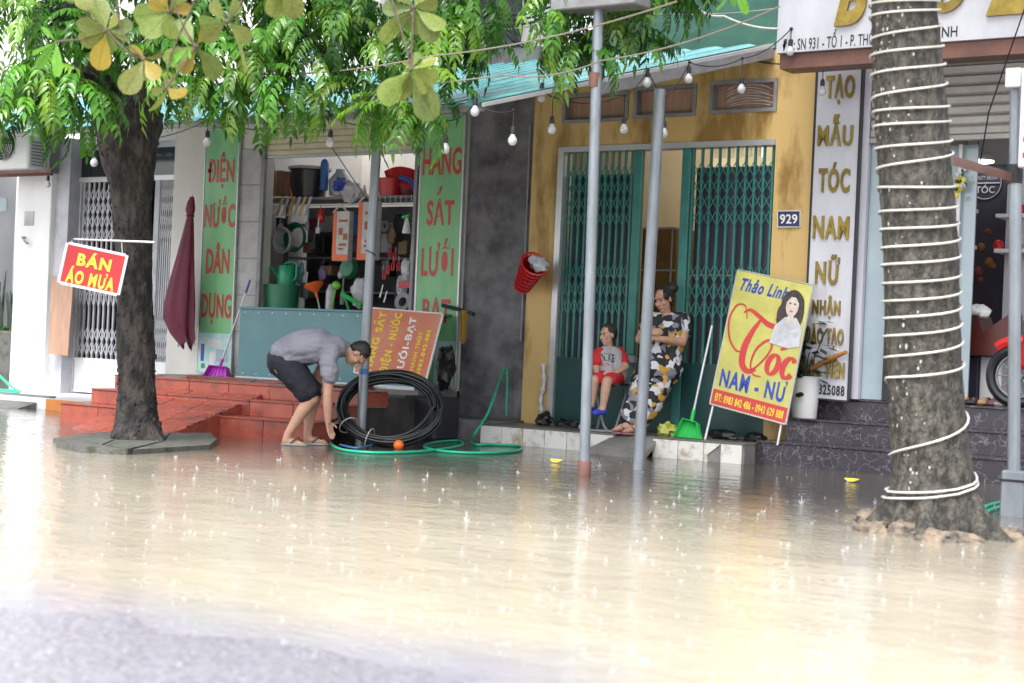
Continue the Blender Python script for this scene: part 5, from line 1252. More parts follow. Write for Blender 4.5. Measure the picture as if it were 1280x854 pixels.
# ball, hoses, leaves
bl_ = G(498, 561.5, 0)+Vector((0, 0, .034)); m = MB(); m.ell(bl_, .046, None, 20, 14); solo('ball', m, mt['orangep'], 'small orange ball floating in front of the black hose coil', 'ball', smooth=180)
def gpath(pts, z=.012): return [tuple(G(u, v, z)) for u, v in pts]
gh = gpath([(412, 548), (416, 557), (432, 563), (470, 566), (520, 565), (556, 561), (578, 556), (572, 551), (545, 553), (530, 558), (545, 563), (580, 566), (620, 566), (648, 563), (650, 558), (620, 556), (596, 556), (589, 552)])
gh += [tuple(P(594, 541, 13.0)), tuple(P(608, 520, 13.25)), tuple(P(618, 495, 13.4)), tuple(P(626, 470, 13.8)), tuple(P(630, 462, 13.95)), tuple(P(634, 470, 13.99)), tuple(P(633, 520, 13.99))]
m = MB(); m.tube(spline(gh, 8), .013, 8); solo('garden_hose', m, mt['hose'], 'green garden hose looping over the wet ground and up to the dark concrete wall', 'hose', smooth=60)
m = MB(); m.tube(spline(gpath([(425, 556), (445, 560), (462, 557), (470, 553), (464, 552)], .02), 8), .009, 8); solo('blue_hose', m, mt['bhose'], 'short blue hose at the foot of the left steel pole', 'hose', smooth=60)
m = MB(); m.tube(spline([tuple(P(-8, 462, 13.85)), tuple(P(8, 478, 13.7)), tuple(P(20, 487, 13.5)), tuple(P(24, 489, 13.4)), tuple(P(10, 488, 13.4)), tuple(P(-10, 487, 13.4))], 8), .017, 8); m.tube(spline([tuple(P(-8, 490, 13.3)), tuple(P(15, 491, 13.3)), tuple(P(26, 489, 13.35))], 8), .015, 8); solo('garden_hose', m, mt['hose'], 'green garden hose by the mossy planter at far left', 'hose', smooth=60)
m = MB(); m.tube(spline(gpath([(1232, 633), (1245, 629), (1262, 627), (1285, 629)], .015), 8), .012, 8); m.tube(spline(gpath([(1236, 638), (1250, 634), (1285, 634)], .015), 8), .012, 8); solo('garden_hose', m, mt['hose'], 'green garden hose on the ground beside the right photo edge pole', 'hose', smooth=60)
for (u, v, lab) in ((696, 577, 'yellow leaf floating on the water left of the two poles'), (1065, 601, 'yellow leaf floating on the water beside the marble steps')):
    p = G(u, v, .012); m = MB(); n = 10
    m.add([p+Vector((.065*math.cos(2*math.pi*i/n), .035*math.sin(2*math.pi*i/n), .012*math.cos(4*math.pi*i/n)+.006)) for i in range(n)]+[p+Vector((0, 0, .02))], [(i, (i+1) % n, n) for i in range(n)])
    solo('fallen_leaf', m, mt['ylw'], lab, 'leaf')
# ------------------------------------------------------------------ maroon folded parasol
m = MB(); ctr = [(240, 246, 3), (239, 252, 5.5), (238, 262, 7.5), (238, 270, 5), (236, 288, 8), (232, 320, 13), (228, 350, 18), (225, 378, 22), (224, 398, 22.5), (228, 414, 17), (236, 430, 9)]
pts = []; n = 36; vs_ = []
for i, (u, v, hw_) in enumerate(ctr):
    c = P(u, v, 13.72); r = hw_*mpp(c)
    for k in range(n):
        a = 2*math.pi*k/n; pl = 1+.16*math.sin(7*a+.5*i*.2)*(i/10)+.08*math.sin(11*a+1)*(i/10)
        dz = (.04*math.sin(3*a)+.05*math.sin(5*a+1))*(max(0, i-7)/3)
        vs_.append(c+Vector((r*pl*math.cos(a), r*.6*pl*math.sin(a), dz)))
N = len(ctr); m.add(vs_, [(i*n+k, i*n+(k+1) % n, (i+1)*n+(k+1) % n, (i+1)*n+k) for i in range(N-1) for k in range(n)]+[tuple(range(n-1, -1, -1))])
PA = thing('parasol', 'folded maroon cloth parasol hanging beside the tall green electric goods sign', 'parasol', P(232, 430, 13.72))
part('canopy', m, mt['maroon'], PA, 60)
m = MB(); c = P(238, 270, 13.72); m.tube([c+Vector((.05*math.cos(k*math.pi/8), .035*math.sin(k*math.pi/8), 0)) for k in range(16)], .01, 6, closed=True); part('strap', m, mt['maroon'], PA)
m = MB(); m.tube([P(240, 243, 13.72), P(222, 434, 13.74)], .012, 8); part('pole', m, mt['alu'], PA)
# dustpans
def pan(name, label, matp, math_, hb, ht, corners, Y, depth, rod=.011, tipmat=None):
    t = thing(name, label, 'dustpan', P((corners[0][0]+corners[1][0])/2, corners[0][1], Y))
    (u0, v0), (u1, v1), (u2, v2), (u3, v3) = corners      # bl, br, tr, tl
    f = [P(u0, v0, Y), P(u1, v1, Y), P(u2, v2, Y+depth), P(u3, v3, Y+depth)]
    m = MB(); m.prism(f, (0, .012, .006))
    for a, b2 in ((f[0], f[3]), (f[1], f[2])): m.prism([a, b2, b2+Vector((0, -.06, .02)), a+Vector((0, -.07, .0))], (.008, 0, 0))
    m.prism([f[3], f[2], f[2]+Vector((0, -.06, .02)), f[3]+Vector((0, -.06, .02))], (0, 0, .008))
    for i in range(1, 6): a = f[0].lerp(f[1], i/6); b2 = f[3].lerp(f[2], i/6); m.tube([a+Vector((0, -.004, 0)), b2+Vector((0, -.004, 0))], .005, 5)
    part('pan', m, matp, t, 30); m = MB(); b0 = P(*hb, Y+depth); t0_ = P(*ht, Y+depth+.15); m.tube([b0, t0_], rod, 8); part('handle', m, math_, t)
    m = MB(); m.tube([b0-(t0_-b0).normalized()*.02, b0+(t0_-b0).normalized()*.09], rod*1.7, 8); part('socket', m, matp, t)
    if tipmat: m = MB(); m.tube([t0_-(t0_-b0).normalized()*.14, t0_+(t0_-b0).normalized()*.02], rod*1.3, 8); part('grip', m, tipmat, t)
    return t
pan('dustpan', 'purple dustpan with long white handle at the foot of the green electric goods sign', mt['purple'], mt['white'], (275, 458), (312, 352), ((258, 471), (288, 473), (286, 461), (265, 459)), 13.7, .06, tipmat=M('violet_grip', (.2, .12, .4)))
pan('dustpan', 'bright green dustpan with long white handle on the ledge beside the yellow hairdresser sign', mt['bgreen'], mt['alu'], (865, 524), (890, 407), ((845, 546), (877, 549), (874, 531), (856, 526)), 13.4, .08)
def crumple(name, label, cat, c, r, mat, seed, sub=3, amp=.55, group=None):
    m = MB(); m.ell((0, 0, 0), r, None, 18, 12); sv_ = Vector((seed*3.1, seed, 0)); mx = max(r)
    m.v = [q*(1+amp*noise.noise(q/mx*2.2+sv_)+amp*.5*noise.noise(q/mx*5+sv_))+Vector(c) for q in m.v]
    return solo(name, m, mat, label, cat, group, smooth=25)
c = P(834, 540, 13.5); crumple('plastic_bag', 'crumpled yellow green plastic bag on the ledge behind the green dustpan', 'bag', (c.x, c.y, .235), (.095, .07, .075), mt['ybag'], 2)
for i, (u, z, r, lab) in enumerate(((680, .23, .09, 'black plastic bag on the ledge at the left corner of the green gate'), (712, .20, .13, 'flat black plastic bag lying along the foot of the left gate leaf'), (905, .21, .16, 'black plastic bag lying under the yellow hairdresser sign'), (945, .21, .11, 'black plastic bag at the right end of the tiled ledge'))):
    c = P(u, 525, 13.78 if i < 2 else 13.72); crumple('plastic_bag', lab, 'bag', (c.x, c.y, z), (r, .07, .055 if i else .07), mt['blackbag'], 5+i)
c = P(678, 470, 13.95); m = MB(); m.tube(spline([tuple(P(679, 455, 13.95)), tuple(P(680, 478, 13.94)), tuple(P(676, 500, 13.94)), tuple(P(677, 516, 13.9))], 6), [.02+.008*math.sin(i*1.7) for i in range(19)], 8); solo('cloth_rag', m, mt['bag'], 'pale rag hanging at the left edge of the green gate', 'rag', smooth=60)
# red basket on the yellow wall
rb = thing('basket', 'red mesh basket stuffed with a grey bag, hanging on the yellow wall corner', 'basket', P(660, 362, 13.85))
ca = P(653, 358, 13.84); cb = P(668, 330, 13.66); ax = (cb-ca)
L = ax.length; axn = ax.normalized(); a_ = axn.orthogonal().normalized(); b_ = axn.cross(a_); m = MB(); n = 20
for i in range(7):
    r = .085+.05*i/6; m.tube([ca+ax*i/6+(a_*math.cos(2*math.pi*k/n)+b_*math.sin(2*math.pi*k/n))*r for k in range(n)], .006 if i < 6 else .012, 5, closed=True)
for k in range(n):
    d = a_*math.cos(2*math.pi*k/n)+b_*math.sin(2*math.pi*k/n); m.tube([ca+d*.085, cb+d*.135], .006, 5)
part('mesh_wall', m, mt['redp'], rb); m = MB(); m.lathe([(.0, 0), (.082, 0), (.125, L*.93), (.118, L*.93), (.076, .01)], ca, axn, 18, cap=False); part('lining', m, mt['redp'], rb)
m = MB(); m.ell((0, 0, 0), (.10, .08, .075), None, 18, 12); m.v = [q*(1+.5*noise.noise(q*14)+.25*noise.noise(q*40))+cb+Vector((.03, .04, .0)) for q in m.v]; solo('plastic_bag', m, mt['bag'], 'grey white crumpled bag stuffed in the red basket', 'bag', smooth=30)
# clamp and yellow cloth by the goods sign
rk = thing('wall_bracket', 'rusty bracket with yellow cloth hanging beside the goods sign on the dark wall', 'bracket', P(575, 390, 13.9))
m = MB(); m.tube([P(553, 382, 13.9), P(578, 388, 13.85), P(592, 393, 13.8)], .022, 6); part('arm', m, mt['dark'], rk)
m = MB(); n = 10; top = [P(576+k, 388, 13.8)+Vector((0, .012*math.sin(k*1.7), 0)) for k in range(n)]; bot = [P(575+k*.9, 430-abs(k-4), 13.82)+Vector((0, .02*math.sin(k*1.3), 0)) for k in range(n)]
m.add(top+bot, [(k, k+1, n+k+1, n+k) for k in range(n-1)]); part('cloth', m, M('mustard_cloth', (.42, .26, .02), (.3, .18, .015), 9, .8), rk, 60)
c = P(556, 470, 13.4); crumple('plastic_bag', 'black bag hanging behind the hose coil in front of the goods sign foot', 'bag', P(557, 460, 13.2), (.09, .09, .22), mt['blackbag'], 11)
m = MB(); a = G(566, 545); m.box((-10.25, 12.9, .0), (-9.85, 13.3, .42), .02); solo('crate', m, mt['dark'], 'dark low crate standing at the foot of the goods sign beside the hose coil', 'crate')
# potted plant
c = P(1006, 521, 13.92); PO = thing('potted_plant', 'white tapered pot with dark leafy plant on the marble step beside the yellow hairdresser sign', 'potted plant', (c.x, 13.90, .417)); c = Vector((c.x, 13.90, .417))
m = MB(); m.lathe([(0, 0), (.105, 0), (.112, .02), (.142, .36), (.150, .365), (.150, .375), (.132, .375), (.128, .33), (0, .33)], c, (0, 0, 1), 28, cap=False); part('pot', m, mt['white'], PO)
m = MB(); m.ell(c+Vector((0, 0, .33)), (.125, .125, .02)); part('soil', m, mt['dark'], PO)
for i in range(110):
    g = rnd.uniform(0, 6.28); h = rnd.uniform(.36, .88); rr_ = rnd.uniform(.03, .17); p = c+Vector((rr_*math.cos(g)+.05, rr_*math.sin(g)*.8-.02, h)); l = rnd.uniform(.11, .17); d = Vector((math.cos(g), math.sin(g), rnd.uniform(-.5, .5))).normalized(); s_ = d.cross(Vector((0, 0, 1))).normalized()*l*.28
    m = MB(); m.add([p, p+d*l*.5+s_, p+d*l, p+d*l*.5-s_, p+d*l*.5-Vector((0, 0, .006))], [(0, 4, 1), (1, 4, 2), (2, 4, 3), (3, 4, 0)]); part('leaf', m, mt['dleaf'], PO, 70)
for i in range(9):
    g = i*.7; m = MB(); m.tube([c+Vector((.02*math.cos(g), .02*math.sin(g), .33)), c+Vector((.05*math.cos(g)+.03, .05*math.sin(g), .55)), c+Vector((.13*math.cos(g)+.05, .10*math.sin(g), .8-.03*i))], .005, 5); part('stem', m, mt['dleaf'], PO)
for (u, v) in ((992, 462), (989, 483), (998, 494), (1001, 493), (1000, 470)):
    p = P(u, v, 13.74); m = MB(); m.ell(p, (.03, .01, .02)); part('leaf', m, mt['dleaf'], PO)
m = MB(); m.tube([P(1012, 462, 13.9), P(1034, 450, 13.86), P(1058, 440, 13.82)], [.02, .022, .018], 8); solo('wooden_stick', m, mt['wood2'], 'orange brown wooden stick poking out of the white pot', 'stick')
# outdoor air conditioner unit
c0 = P(-6, 214, 13.45); c1 = P(34, 212, 13.45); AC = thing('air_conditioner', 'outdoor air conditioner unit with round fan grille on a bracket at upper left', 'air conditioner', c0)
zt = P(30, 160, 13.45).z; zb = c1.z; m = MB(); m.box((c0.x-.35, 13.45, zb), (c1.x, 13.8, zt), .02); part('casing', m, mt['white'], AC)
fc = P(6, 182, 13.44); m = MB(); m.lathe([(.0, 0), (.17, 0), (.185, .02), (.185, .03), (0, .03)], fc+Vector((0, .0, 0)), (0, -1, 0), 28, cap=False); fan = part('fan', m, mt['dark'], AC)
m = MB()
for r in (.05, .085, .12, .155, .185): m.tube([fc+Vector((r*math.cos(k*math.pi/14), -.04, r*math.sin(k*math.pi/14))) for k in range(28)], .004, 5, closed=True)
for k in range(10): m.tube([fc+Vector((0, -.04, 0)), fc+Vector((.185*math.cos(k*.628), -.04, .185*math.sin(k*.628)))], .004, 5)
m.ell(fc+Vector((0, -.04, 0)), (.04, .012, .04)); part('grille', m, mt['alu'], fan)
m = MB()
for i in range(8): m.box((c1.x+.001, 13.5, zb+.06+i*.04), (c1.x+.01, 13.75, zb+.075+i*.04))
part('side_louvre', m, mt['grey'], AC, 0)
m = MB(); m.box((c0.x-.35, 13.44, zb-.04), (P(64, 214, 13.45).x, 13.48, zb-.005)); m.box((c0.x-.35, 13.74, zb-.04), (P(64, 214, 13.75).x, 13.78, zb-.005)); part('bracket', m, mt['brown'], AC, 0)
m = MB(); m.box((P(38, 210, 13.8).x, 13.7, zb), (P(60, 210, 13.8).x, 13.98, zt+.05), .01); m.tube([P(40, 165, 13.7), P(48, 190, 13.65), P(44, 212, 13.66)], .012, 6); m.tube([P(50, 160, 13.7), P(58, 190, 13.65), P(56, 214, 13.66)], .012, 6); part('pipe_box', m, mt['grey'], AC)

# ================================================================== STRING LIGHTS AND CABLES
bm_ = MB(); bm_.lathe([(0, -.085), (.018, -.081), (.031, -.066), (.035, -.048), (.031, -.03), (.02, -.014), (.016, 0), (0, 0)], (0, 0, 0), (0, 0, 1), 16, cap=False); BULB = bm_.mesh('bulb', mt['bulb'])
sm_ = MB(); sm_.lathe([(0, 0), (.019, 0), (.021, .03), (.017, .055), (.006, .065), (0, .065)], (0, 0, 0), (0, 0, 1), 12, cap=False); SOCK = sm_.mesh('socket', mt['black'])
def string(label, bulbs, Yf):
    t = thing('string_light', label, 'string light', P(bulbs[0][0], bulbs[0][1], Yf(bulbs[0][0])))
    tops = []; m = MB()
    for u, v, dv in bulbs:
        p = P(u, v, Yf(u)); b = link('bulb', BULB, t, p); link('socket', SOCK, b, p); q = P(u+1, v-dv, Yf(u)); tops.append(q); m.tube([p+Vector((0, 0, .06)), q], .004, 5)
        m.ell(q, (.018, .018, .014), None, 6, 4)
    for a, b in zip(tops, tops[1:]): m.tube(sag(a, b, min(.10, .06*(a-b).length+.02)), .005, 5)
    part('wire', m, mt['wire'], t)
string('string of milky bulbs hanging along the awning eave at left and centre', [(118, 197, 28), (259, 172, 22), (413, 172, 28), (481, 178, 26), (557, 179, 28), (594, 132, 4), (641, 168, 30)], lambda u: 10.25)
string('string of milky bulbs hanging along the sloping awning edge over the green gate', [(677, 115, 10), (690, 155, 34), (780, 155, 36), (809, 97, 10), (830, 160, 40), (861, 92, 14), (927, 105, 32), (988, 58, 22), (1028, 108, 30)], lambda u: 10.75+(u-600)*.0063)
m_ = P(60, 212, 13.4); SB = thing('light_bulb', 'single white bulb under the air conditioner bracket', 'light bulb', m_); b = link('globe', BULB, SB, P(60, 226, 13.4)); link('socket', SOCK, b, P(60, 226, 13.4))
m = MB(); m.tube([P(60, 212, 13.4), P(60, 224, 13.4)], .005, 5); part('wire', m, mt['wire'], SB)
def cable(label, pts, r, mat, Y=None, sg=.05):
    m = MB(); w3 = [P(u, v, y) for u, v, y in pts]; out = []
    for a, b in zip(w3, w3[1:]): out += sag(a, b, sg)[:-1]
    out.append(w3[-1]); m.tube(out, r, 5); solo('cable', m, mat, label, 'cable', 'overhead cables', smooth=60)
cg = M('grey_cable', (.35, .33, .31)); tanc = M('tan_cable', (.26, .23, .19))
cable('tan cable running from the upper left foliage up behind the tall pole', [(300, 92, 10.0), (540, 70, 9.6), (846, 2, 9.0)], .006, tanc)
cable('pale cable crossing the foliage down from the salon sign to the shop eave', [(300, 110, 10.2), (630, 94, 10.0), (751, 76, 9.9), (975, 8, 9.9)], .006, tanc)
cable('white cable sagging above the teal awning to the salon sign', [(868, 8, 13.0), (905, 20, 13.0), (973, 36, 13.0)], .010, mt['rope'], sg=.03)
cable('grey cable above the green roof at upper centre', [(560, 40, 11), (760, 12, 12), (973, 10, 13)], .006, cg)
cable('thin black cable hanging across the salon front at right', [(1281, 10, 12.5), (1236, 140, 13), (1224, 210, 13.5)], .006, mt['wire'], sg=.0)
cable('black cable running along the top of the yellow wall', [(944, 76, 13.95), (985, 80, 13.95), (1022, 77, 13.9)], .008, mt['wire'], sg=.01)
cable('thin black cable sagging from the shop shutter to the left steel pole', [(412, 180, 13.5), (440, 222, 13), (468, 262, 12.2)], .005, mt['wire'], sg=.0)
rr = random.Random(12)
m = MB()
for i in range(7):
    u = 604+i*8+rr.uniform(-3, 3); m.tube(spline([tuple(P(u, -15, 12.5)), tuple(P(u+rr.uniform(-10, 10), 12, 12.4)), tuple(P(u+rr.uniform(-16, 16), 38+rr.uniform(-8, 14), 12.3)), tuple(P(u+rr.uniform(-6, 26), 58, 12.4)), tuple(P(u+30, 20+rr.uniform(-10, 10), 12.5))], 7), .009, 5)
for k in range(3): m.tube(sag(P(590, 10+k*7, 12.5), P(700, 4+k*6, 12.2), .08), .011, 5)
solo('cable_bundle', m, mt['wire'], 'tangle of black cables hanging above the dark concrete wall at top centre', 'cables', smooth=60)
# ================================================================== GOODS IN THE HARDWARE SHOP
def lath(name, label, cat, c, prof, mat, axis=(0, 0, 1), n=22, group=None):
    m = MB(); m.lathe(prof, c, axis, n, cap=False); return solo(name, m, mat, label, cat, group, loc=c, smooth=40)
def pbox(name, label, cat, u0, v0, u1, v1, Y, d, mat, group=None, b=.004):
    a = P(u0, v1, Y); c = P(u1, v0, Y); m = MB(); m.box((a.x, Y, min(a.z, c.z)), (c.x, Y+d, max(a.z, c.z)), b); return solo(name, m, mat, label, cat, group)
def bucket(c, r, h, flare=1.12, wall=.006): return [(0, 0), (r, 0), (r*flare, h), (r*flare+.012, h), (r*flare+.012, h-.012), (r*flare-wall, h-.012), (r*flare-wall-.004, h*.6), (r-wall, .01), (0, .01)]
SHL = thing('shelf', 'grey metal shelf high across the hardware shop carrying tubs and basins', 'shelf', P(420, 250, 14.7))
zs = P(420, 247, 14.7).z
m = MB(); m.box((-14.0, 14.6, zs-.03), (-10.55, 15.1, zs)); part('board', m, mt['grey'], SHL, 0)
m = MB()
for i in range(22): m.tube([(-12.2+i*.075, 14.585, zs-.005), (-12.2+i*.075, 14.585, zs-.10)], .004, 4)
m.tube([(-14, 14.585, zs-.10), (-10.55, 14.585, zs-.10)], .005, 5); part('wire_guard', m, mt['alu'], SHL)
for xx in (-13.9, -12.6, -11.6, -10.7):
    m = MB(); m.box((xx, 15.05, FZ), (xx+.04, 15.09, zs-.03)); part('upright', m, mt['grey'], SHL, 0)
for k, z in enumerate((.75, 1.05, 1.45, 1.85)):
    m = MB(); m.box((-13.9, 15.05, FZ+z-.015), (-10.6, 15.5, FZ+z)); part('board', m, mt['grey'], SHL, 0)
c = P(386, 247, 14.85); c.z = zs; lath('tub', 'large black plastic tub with grey rim on the high shop shelf', 'tub', c, [(0, 0), (.19, 0), (.225, .33), (.24, .335), (.24, .37), (.2, .385), (0, .385)], mt['black'], n=26)
m = MB(); c2 = c+Vector((0, 0, .345)); m.lathe([(.232, 0), (.256, .0), (.256, .03), (.232, .03)], c2, (0, 0, 1), 26, cap=False); solo('tub_lid_ring', m, mt['greytile'], 'grey rim ring round the black tub on the high shelf', 'lid')
for i in range(4): pbox('jar', ('leftmost brown jar', 'second brown jar', 'third brown jar', 'pale jar next to the black tub')[i]+' in the row on the high shop shelf', 'jar', 334+i*10, 212+i, 342.5+i*10, 245, 14.72, .1, mt['box'] if i < 3 else mt['card'], 'jars on the high shelf', .012)
pbox('carton', 'dark carton standing at the left end of the high shop shelf', 'carton', 327, 205, 333, 245, 14.8, .15, mt['navy'])
PB = thing('brush_bundle', 'bundle of pale paint brushes hanging under the high shop shelf', 'brushes', P(366, 255, 14.5))
for i in range(6):
    a = P(352+i*7+2, 246, 14.5); b = P(346+i*7, 270, 14.48); m = MB(); d = (b-a); m.obox((a+b)/2, d/2, (.018, 0, 0), (0, .008, 0), .003); part('brush', m, mt['card'] if i % 2 else M('brush%d' % i, (.72, .58, .25), (.6, .45, .2), 9), PB)
m = MB(); m.tube([P(363, 235, 14.46), P(366, 255, 14.45), P(363, 280, 14.46)], .008, 5); part('string', m, mt['wood2'], PB)
c = P(358, 301, 14.6); m = MB()
for k in range(5): m.tube([c+Vector(((.10+.008*k)*math.cos(a), -.02*k+.0, (.115+.008*k)*math.sin(a))) for a in [i*math.pi/12 for i in range(24)]], .014, 6, closed=True)
solo('hose_roll', m, mt['bag'], 'grey roll of clear hose hanging at left in the hardware shop', 'hose roll', smooth=60)
c = P(372, 297, 14.8); m = MB()
for k in range(4): m.tube([c+Vector(((.12+.012*k)*math.cos(a), -.02*k, (.13+.012*k)*math.sin(a))) for a in [i*math.pi/12 for i in range(24)]], .014, 6, closed=True)
solo('hose_roll', m, mt['dgreen'], 'dark green hose roll hanging behind the grey roll in the shop', 'hose roll', smooth=60)
c = P(352, 386, 14.25); c.z = 1.252; lath('bin', 'large dark green plastic bin standing on the shop counter at left', 'bin', c, bucket(c, .18, .28, 1.1), M('bin_green', (.03, .22, .12), (.02, .17, .09), 4, .4), n=26)
c = P(358, 352, 14.22); c.z = 1.252+.281; WC = thing('watering_can', 'green watering can standing on the dark green bin', 'watering can', c)
m = MB(); m.lathe([(0, 0), (.10, 0), (.105, .01), (.092, .21), (.085, .22), (0, .22)], c, (0, 0, 1), 24, cap=False); part('body', m, mt['mgreen'], WC)
m = MB(); m.tube(spline([tuple(c+Vector(q)) for q in ((-.04, 0, .22), (.0, 0, .255), (.13, 0, .25), (.145, 0, .2), (.14, 0, .08), (.09, 0, .05))], 6), .012, 8); part('handle', m, mt['mgreen'], WC)
m = MB(); m.tube([c+Vector((-.09, 0, .05)), c+Vector((-.2, 0, .16)), c+Vector((-.25, 0, .2))], [.02, .014, .03], 10); part('spout', m, mt['mgreen'], WC)
a = P(390, 362, 14.2); b = P(402, 345, 14.2); FU = thing('funnel', 'bright orange funnel with a thin white stem above the shop counter', 'funnel', P(400, 386, 14.2))
m = MB(); ap = P(395, 366, 14.2); dr = (P(390, 346, 14.2)-ap).normalized(); m.lathe([(.014, -.06), (.018, 0), (.11, .085), (.115, .1), (.108, .1), (.014, .005)], ap, dr, 22, cap=False); part('cone', m, mt['orangep'], FU)
m = MB(); m.tube([ap-dr*.05, P(400, 388, 14.2)], .008, 6); part('stem', m, mt['rope'], FU)
mt['packred'] = M('pack_red', (.45, .12, .06))
def pack(label, u0, v0, u1, v1, Y):
    t = thing('hanging_pack', label, 'package', P((u0+u1)/2, v1, Y)); a = P(u0, v1, Y); b = P(u1, v0, Y)
    m = MB(); m.box((a.x, Y, a.z), (b.x, Y+.08, b.z), .004); part('box', m, mt['card'], t)
    m = MB(); m.box((a.x-.004, Y-.003, a.z), (a.x+(b.x-a.x)*.2, Y-.0005, b.z)); m.box((a.x+(b.x-a.x)*.2+.001, Y-.003, a.z), (b.x, Y-.0005, a.z+.07)); part('orange_print', m, mt['orangep'], t, 0)
    for (p0, q0, p1, q1) in ((.35, .78, .9, .83), (.35, .52, .6, .66), (.66, .42, .92, .55), (.4, .3, .88, .35), (.35, .22, .7, .26)): m = MB(); m.box((a.x+(b.x-a.x)*p0, Y-.003, a.z+(b.z-a.z)*q0), (a.x+(b.x-a.x)*p1, Y-.0008, a.z+(b.z-a.z)*q1)); part('red_print', m, mt['packred'], t, 0)
    m = MB(); m.tube([P(u0+2, v0+2, Y+.04), P((u0+u1)/2, v0-9, Y+.04), P(u1-2, v0+2, Y+.04)], .012, 6); part('hanger', m, mt['rope'], t)
pack('white and orange package hanging left of the steel pole in the shop', 415, 264, 437, 326, 14.15)
pack('white and orange package hanging behind the steel pole in the shop', 446, 252, 472, 325, 14.12)
c = P(437, 336, 14.5); m = MB(); m.lathe([(0, .05), (.09, .045), (.115, 0), (.122, 0), (.12, .012), (.095, .06), (0, .065)], c, (0, -1, .1), 24, cap=False); solo('basin', m, mt['dgreen'], 'round dark green basin hanging in the middle of the shop', 'basin')
c = P(420, 357, 14.2); m = MB(); m.ell(c, (.06, .04, .05)); m.tube([c, P(415, 385, 14.2)], .012, 6); solo('scoop', m, mt['lime'], 'lime green scoop above the shop counter', 'scoop')
m = MB(); m.tube([P(428, 368, 14.15), P(452, 382, 14.12)], [.03, .022], 8); m.tube([P(428, 362, 14.15), P(436, 388, 14.15)], .012, 6); solo('hand_tool', m, mt['bgreen'], 'green handled tool lying above the shop counter next to the pole', 'tool')
c = P(412, 388, 14.3); c.z = 1.252; lath('bottle', 'tall grey wrapped bottle standing on the shop counter', 'bottle', c, [(0, 0), (.05, 0), (.052, .22), (.03, .27), (.02, .30), (0, .30)], mt['bag'])
crumple('sack', 'pale purple white sack behind the steel pole above the counter', 'sack', P(449, 366, 14.3), (.10, .06, .17), mt['bag'], 31, amp=.35)
c = P(488, 250, 14.72); c.z = zs+.001; lath('basin', 'red plastic bucket on the high shop shelf', 'bucket', c, bucket(c, .13, .20, 1.15), mt['redp'], n=24)
c = P(511, 250, 14.8); c.z = zs+.001; lath('basin', 'dark red bowl stack at the right end of the high shop shelf', 'bowl', c, bucket(c, .10, .14, 1.25), M('dark_red_plastic', (.25, .03, .03)), n=24)
m = MB(); n = 12; top = [P(480+k*3.6, 214-6*math.sin(k/11*3.1), 14.75+.02*math.sin(k*2)) for k in range(n)]; bot = [P(484+k*3.4, 226+k*1.2, 14.68+.02*math.sin(k*1.4)) for k in range(n)]
m.add(top+bot, [(k, k+1, n+k+1, n+k) for k in range(n-1)]); m2 = [p+Vector((0, .04, 0)) for p in top+bot]; m.add(m2, [(k+1, k, n+k, n+k+1) for k in range(n-1)]); solo('cloth_bag', m, mt['redp'], 'red cloth bag slumped over the bowls on the high shelf', 'bag', smooth=60)
m = MB(); m.tube(spline([tuple(P(500, 222, 14.66)), tuple(P(512, 226, 14.64)), tuple(P(519, 238, 14.64)), tuple(P(521, 252, 14.66))], 6), .028, 8); solo('strap', m, mt['blue'], 'blue strap curving over the red bowl on the high shelf', 'strap', smooth=60)
c = P(424, 250, 14.9); c.z = zs+.24; m = MB(); m.lathe([(0, 0), (.12, 0), (.135, .18), (.06, .27), (.05, .31), (0, .31)], c-Vector((0, 0, .2)), (0, 0, 1), 22, cap=False); solo('water_jug', m, mt['lglass'], 'large pale water jug on the high shop shelf', 'jug')
c = P(406, 206, 14.8); m = MB(); m.ell(c, (.05, .05, .07)); m.cyl(c-Vector((0, 0, .3)), c, .05); solo('bottle', m, mt['bhose'], 'blue capped bottle beside the black tub on the high shelf', 'bottle')
crumple('bundle', 'blue netting bundle on the high shelf beside the water jug', 'bundle', P(426, 231, 14.6), (.09, .07, .075), mt['blue'], 41)
crumple('plastic_bag', 'clear white plastic bag slumped on the middle of the high shelf', 'bag', P(440, 240, 14.62), (.14, .08, .12), mt['bag'], 42, amp=.35)
c = P(455, 247, 14.58); lath('funnel', 'small white funnel next to the plastic bag on the high shelf', 'funnel', Vector((c.x, c.y, zs)), [(0, 0), (.04, 0), (.012, .09), (.01, .12), (0, .12)], mt['rope'])
c = P(508, 292, 14.15); SPB = thing('spray_bottle', 'white and green spray bottle hanging at the right of the shop', 'spray bottle', c)
m = MB(); m.lathe([(0, 0), (.045, 0), (.048, .02), (.03, .11), (.014, .15), (.014, .17), (0, .17)], c, (0, 0, 1), 18, cap=False); part('bottle', m, mt['white'], SPB)
m = MB(); m.obox(c+Vector((-.02, 0, .185)), (.05, 0, .01), (0, .012, 0), (0, 0, .014), .004); m.tube([c+Vector((-.035, 0, .175)), c+Vector((-.03, 0, .13))], .006, 5); part('trigger', m, mt['bgreen'], SPB)
c = P(515, 320, 14.12); m = MB(); m.cyl(c, P(518, 282, 14.12), .02); m.cyl(c-Vector((0, 0, .05)), c, .022); solo('sealant_tube', m, mt['rope'], 'white sealant tube hanging beside the goods sign', 'tube')
crumple('plastic_bag', 'small white plastic bag hanging beside the goods sign in the shop', 'bag', P(508, 338, 14.2), (.07, .05, .12), mt['bag'], 43, amp=.4)
pbox('tag_card', 'red and white card hanging low beside the goods sign', 'card', 498, 352, 513, 360, 14.15, .01, mt['redp'])
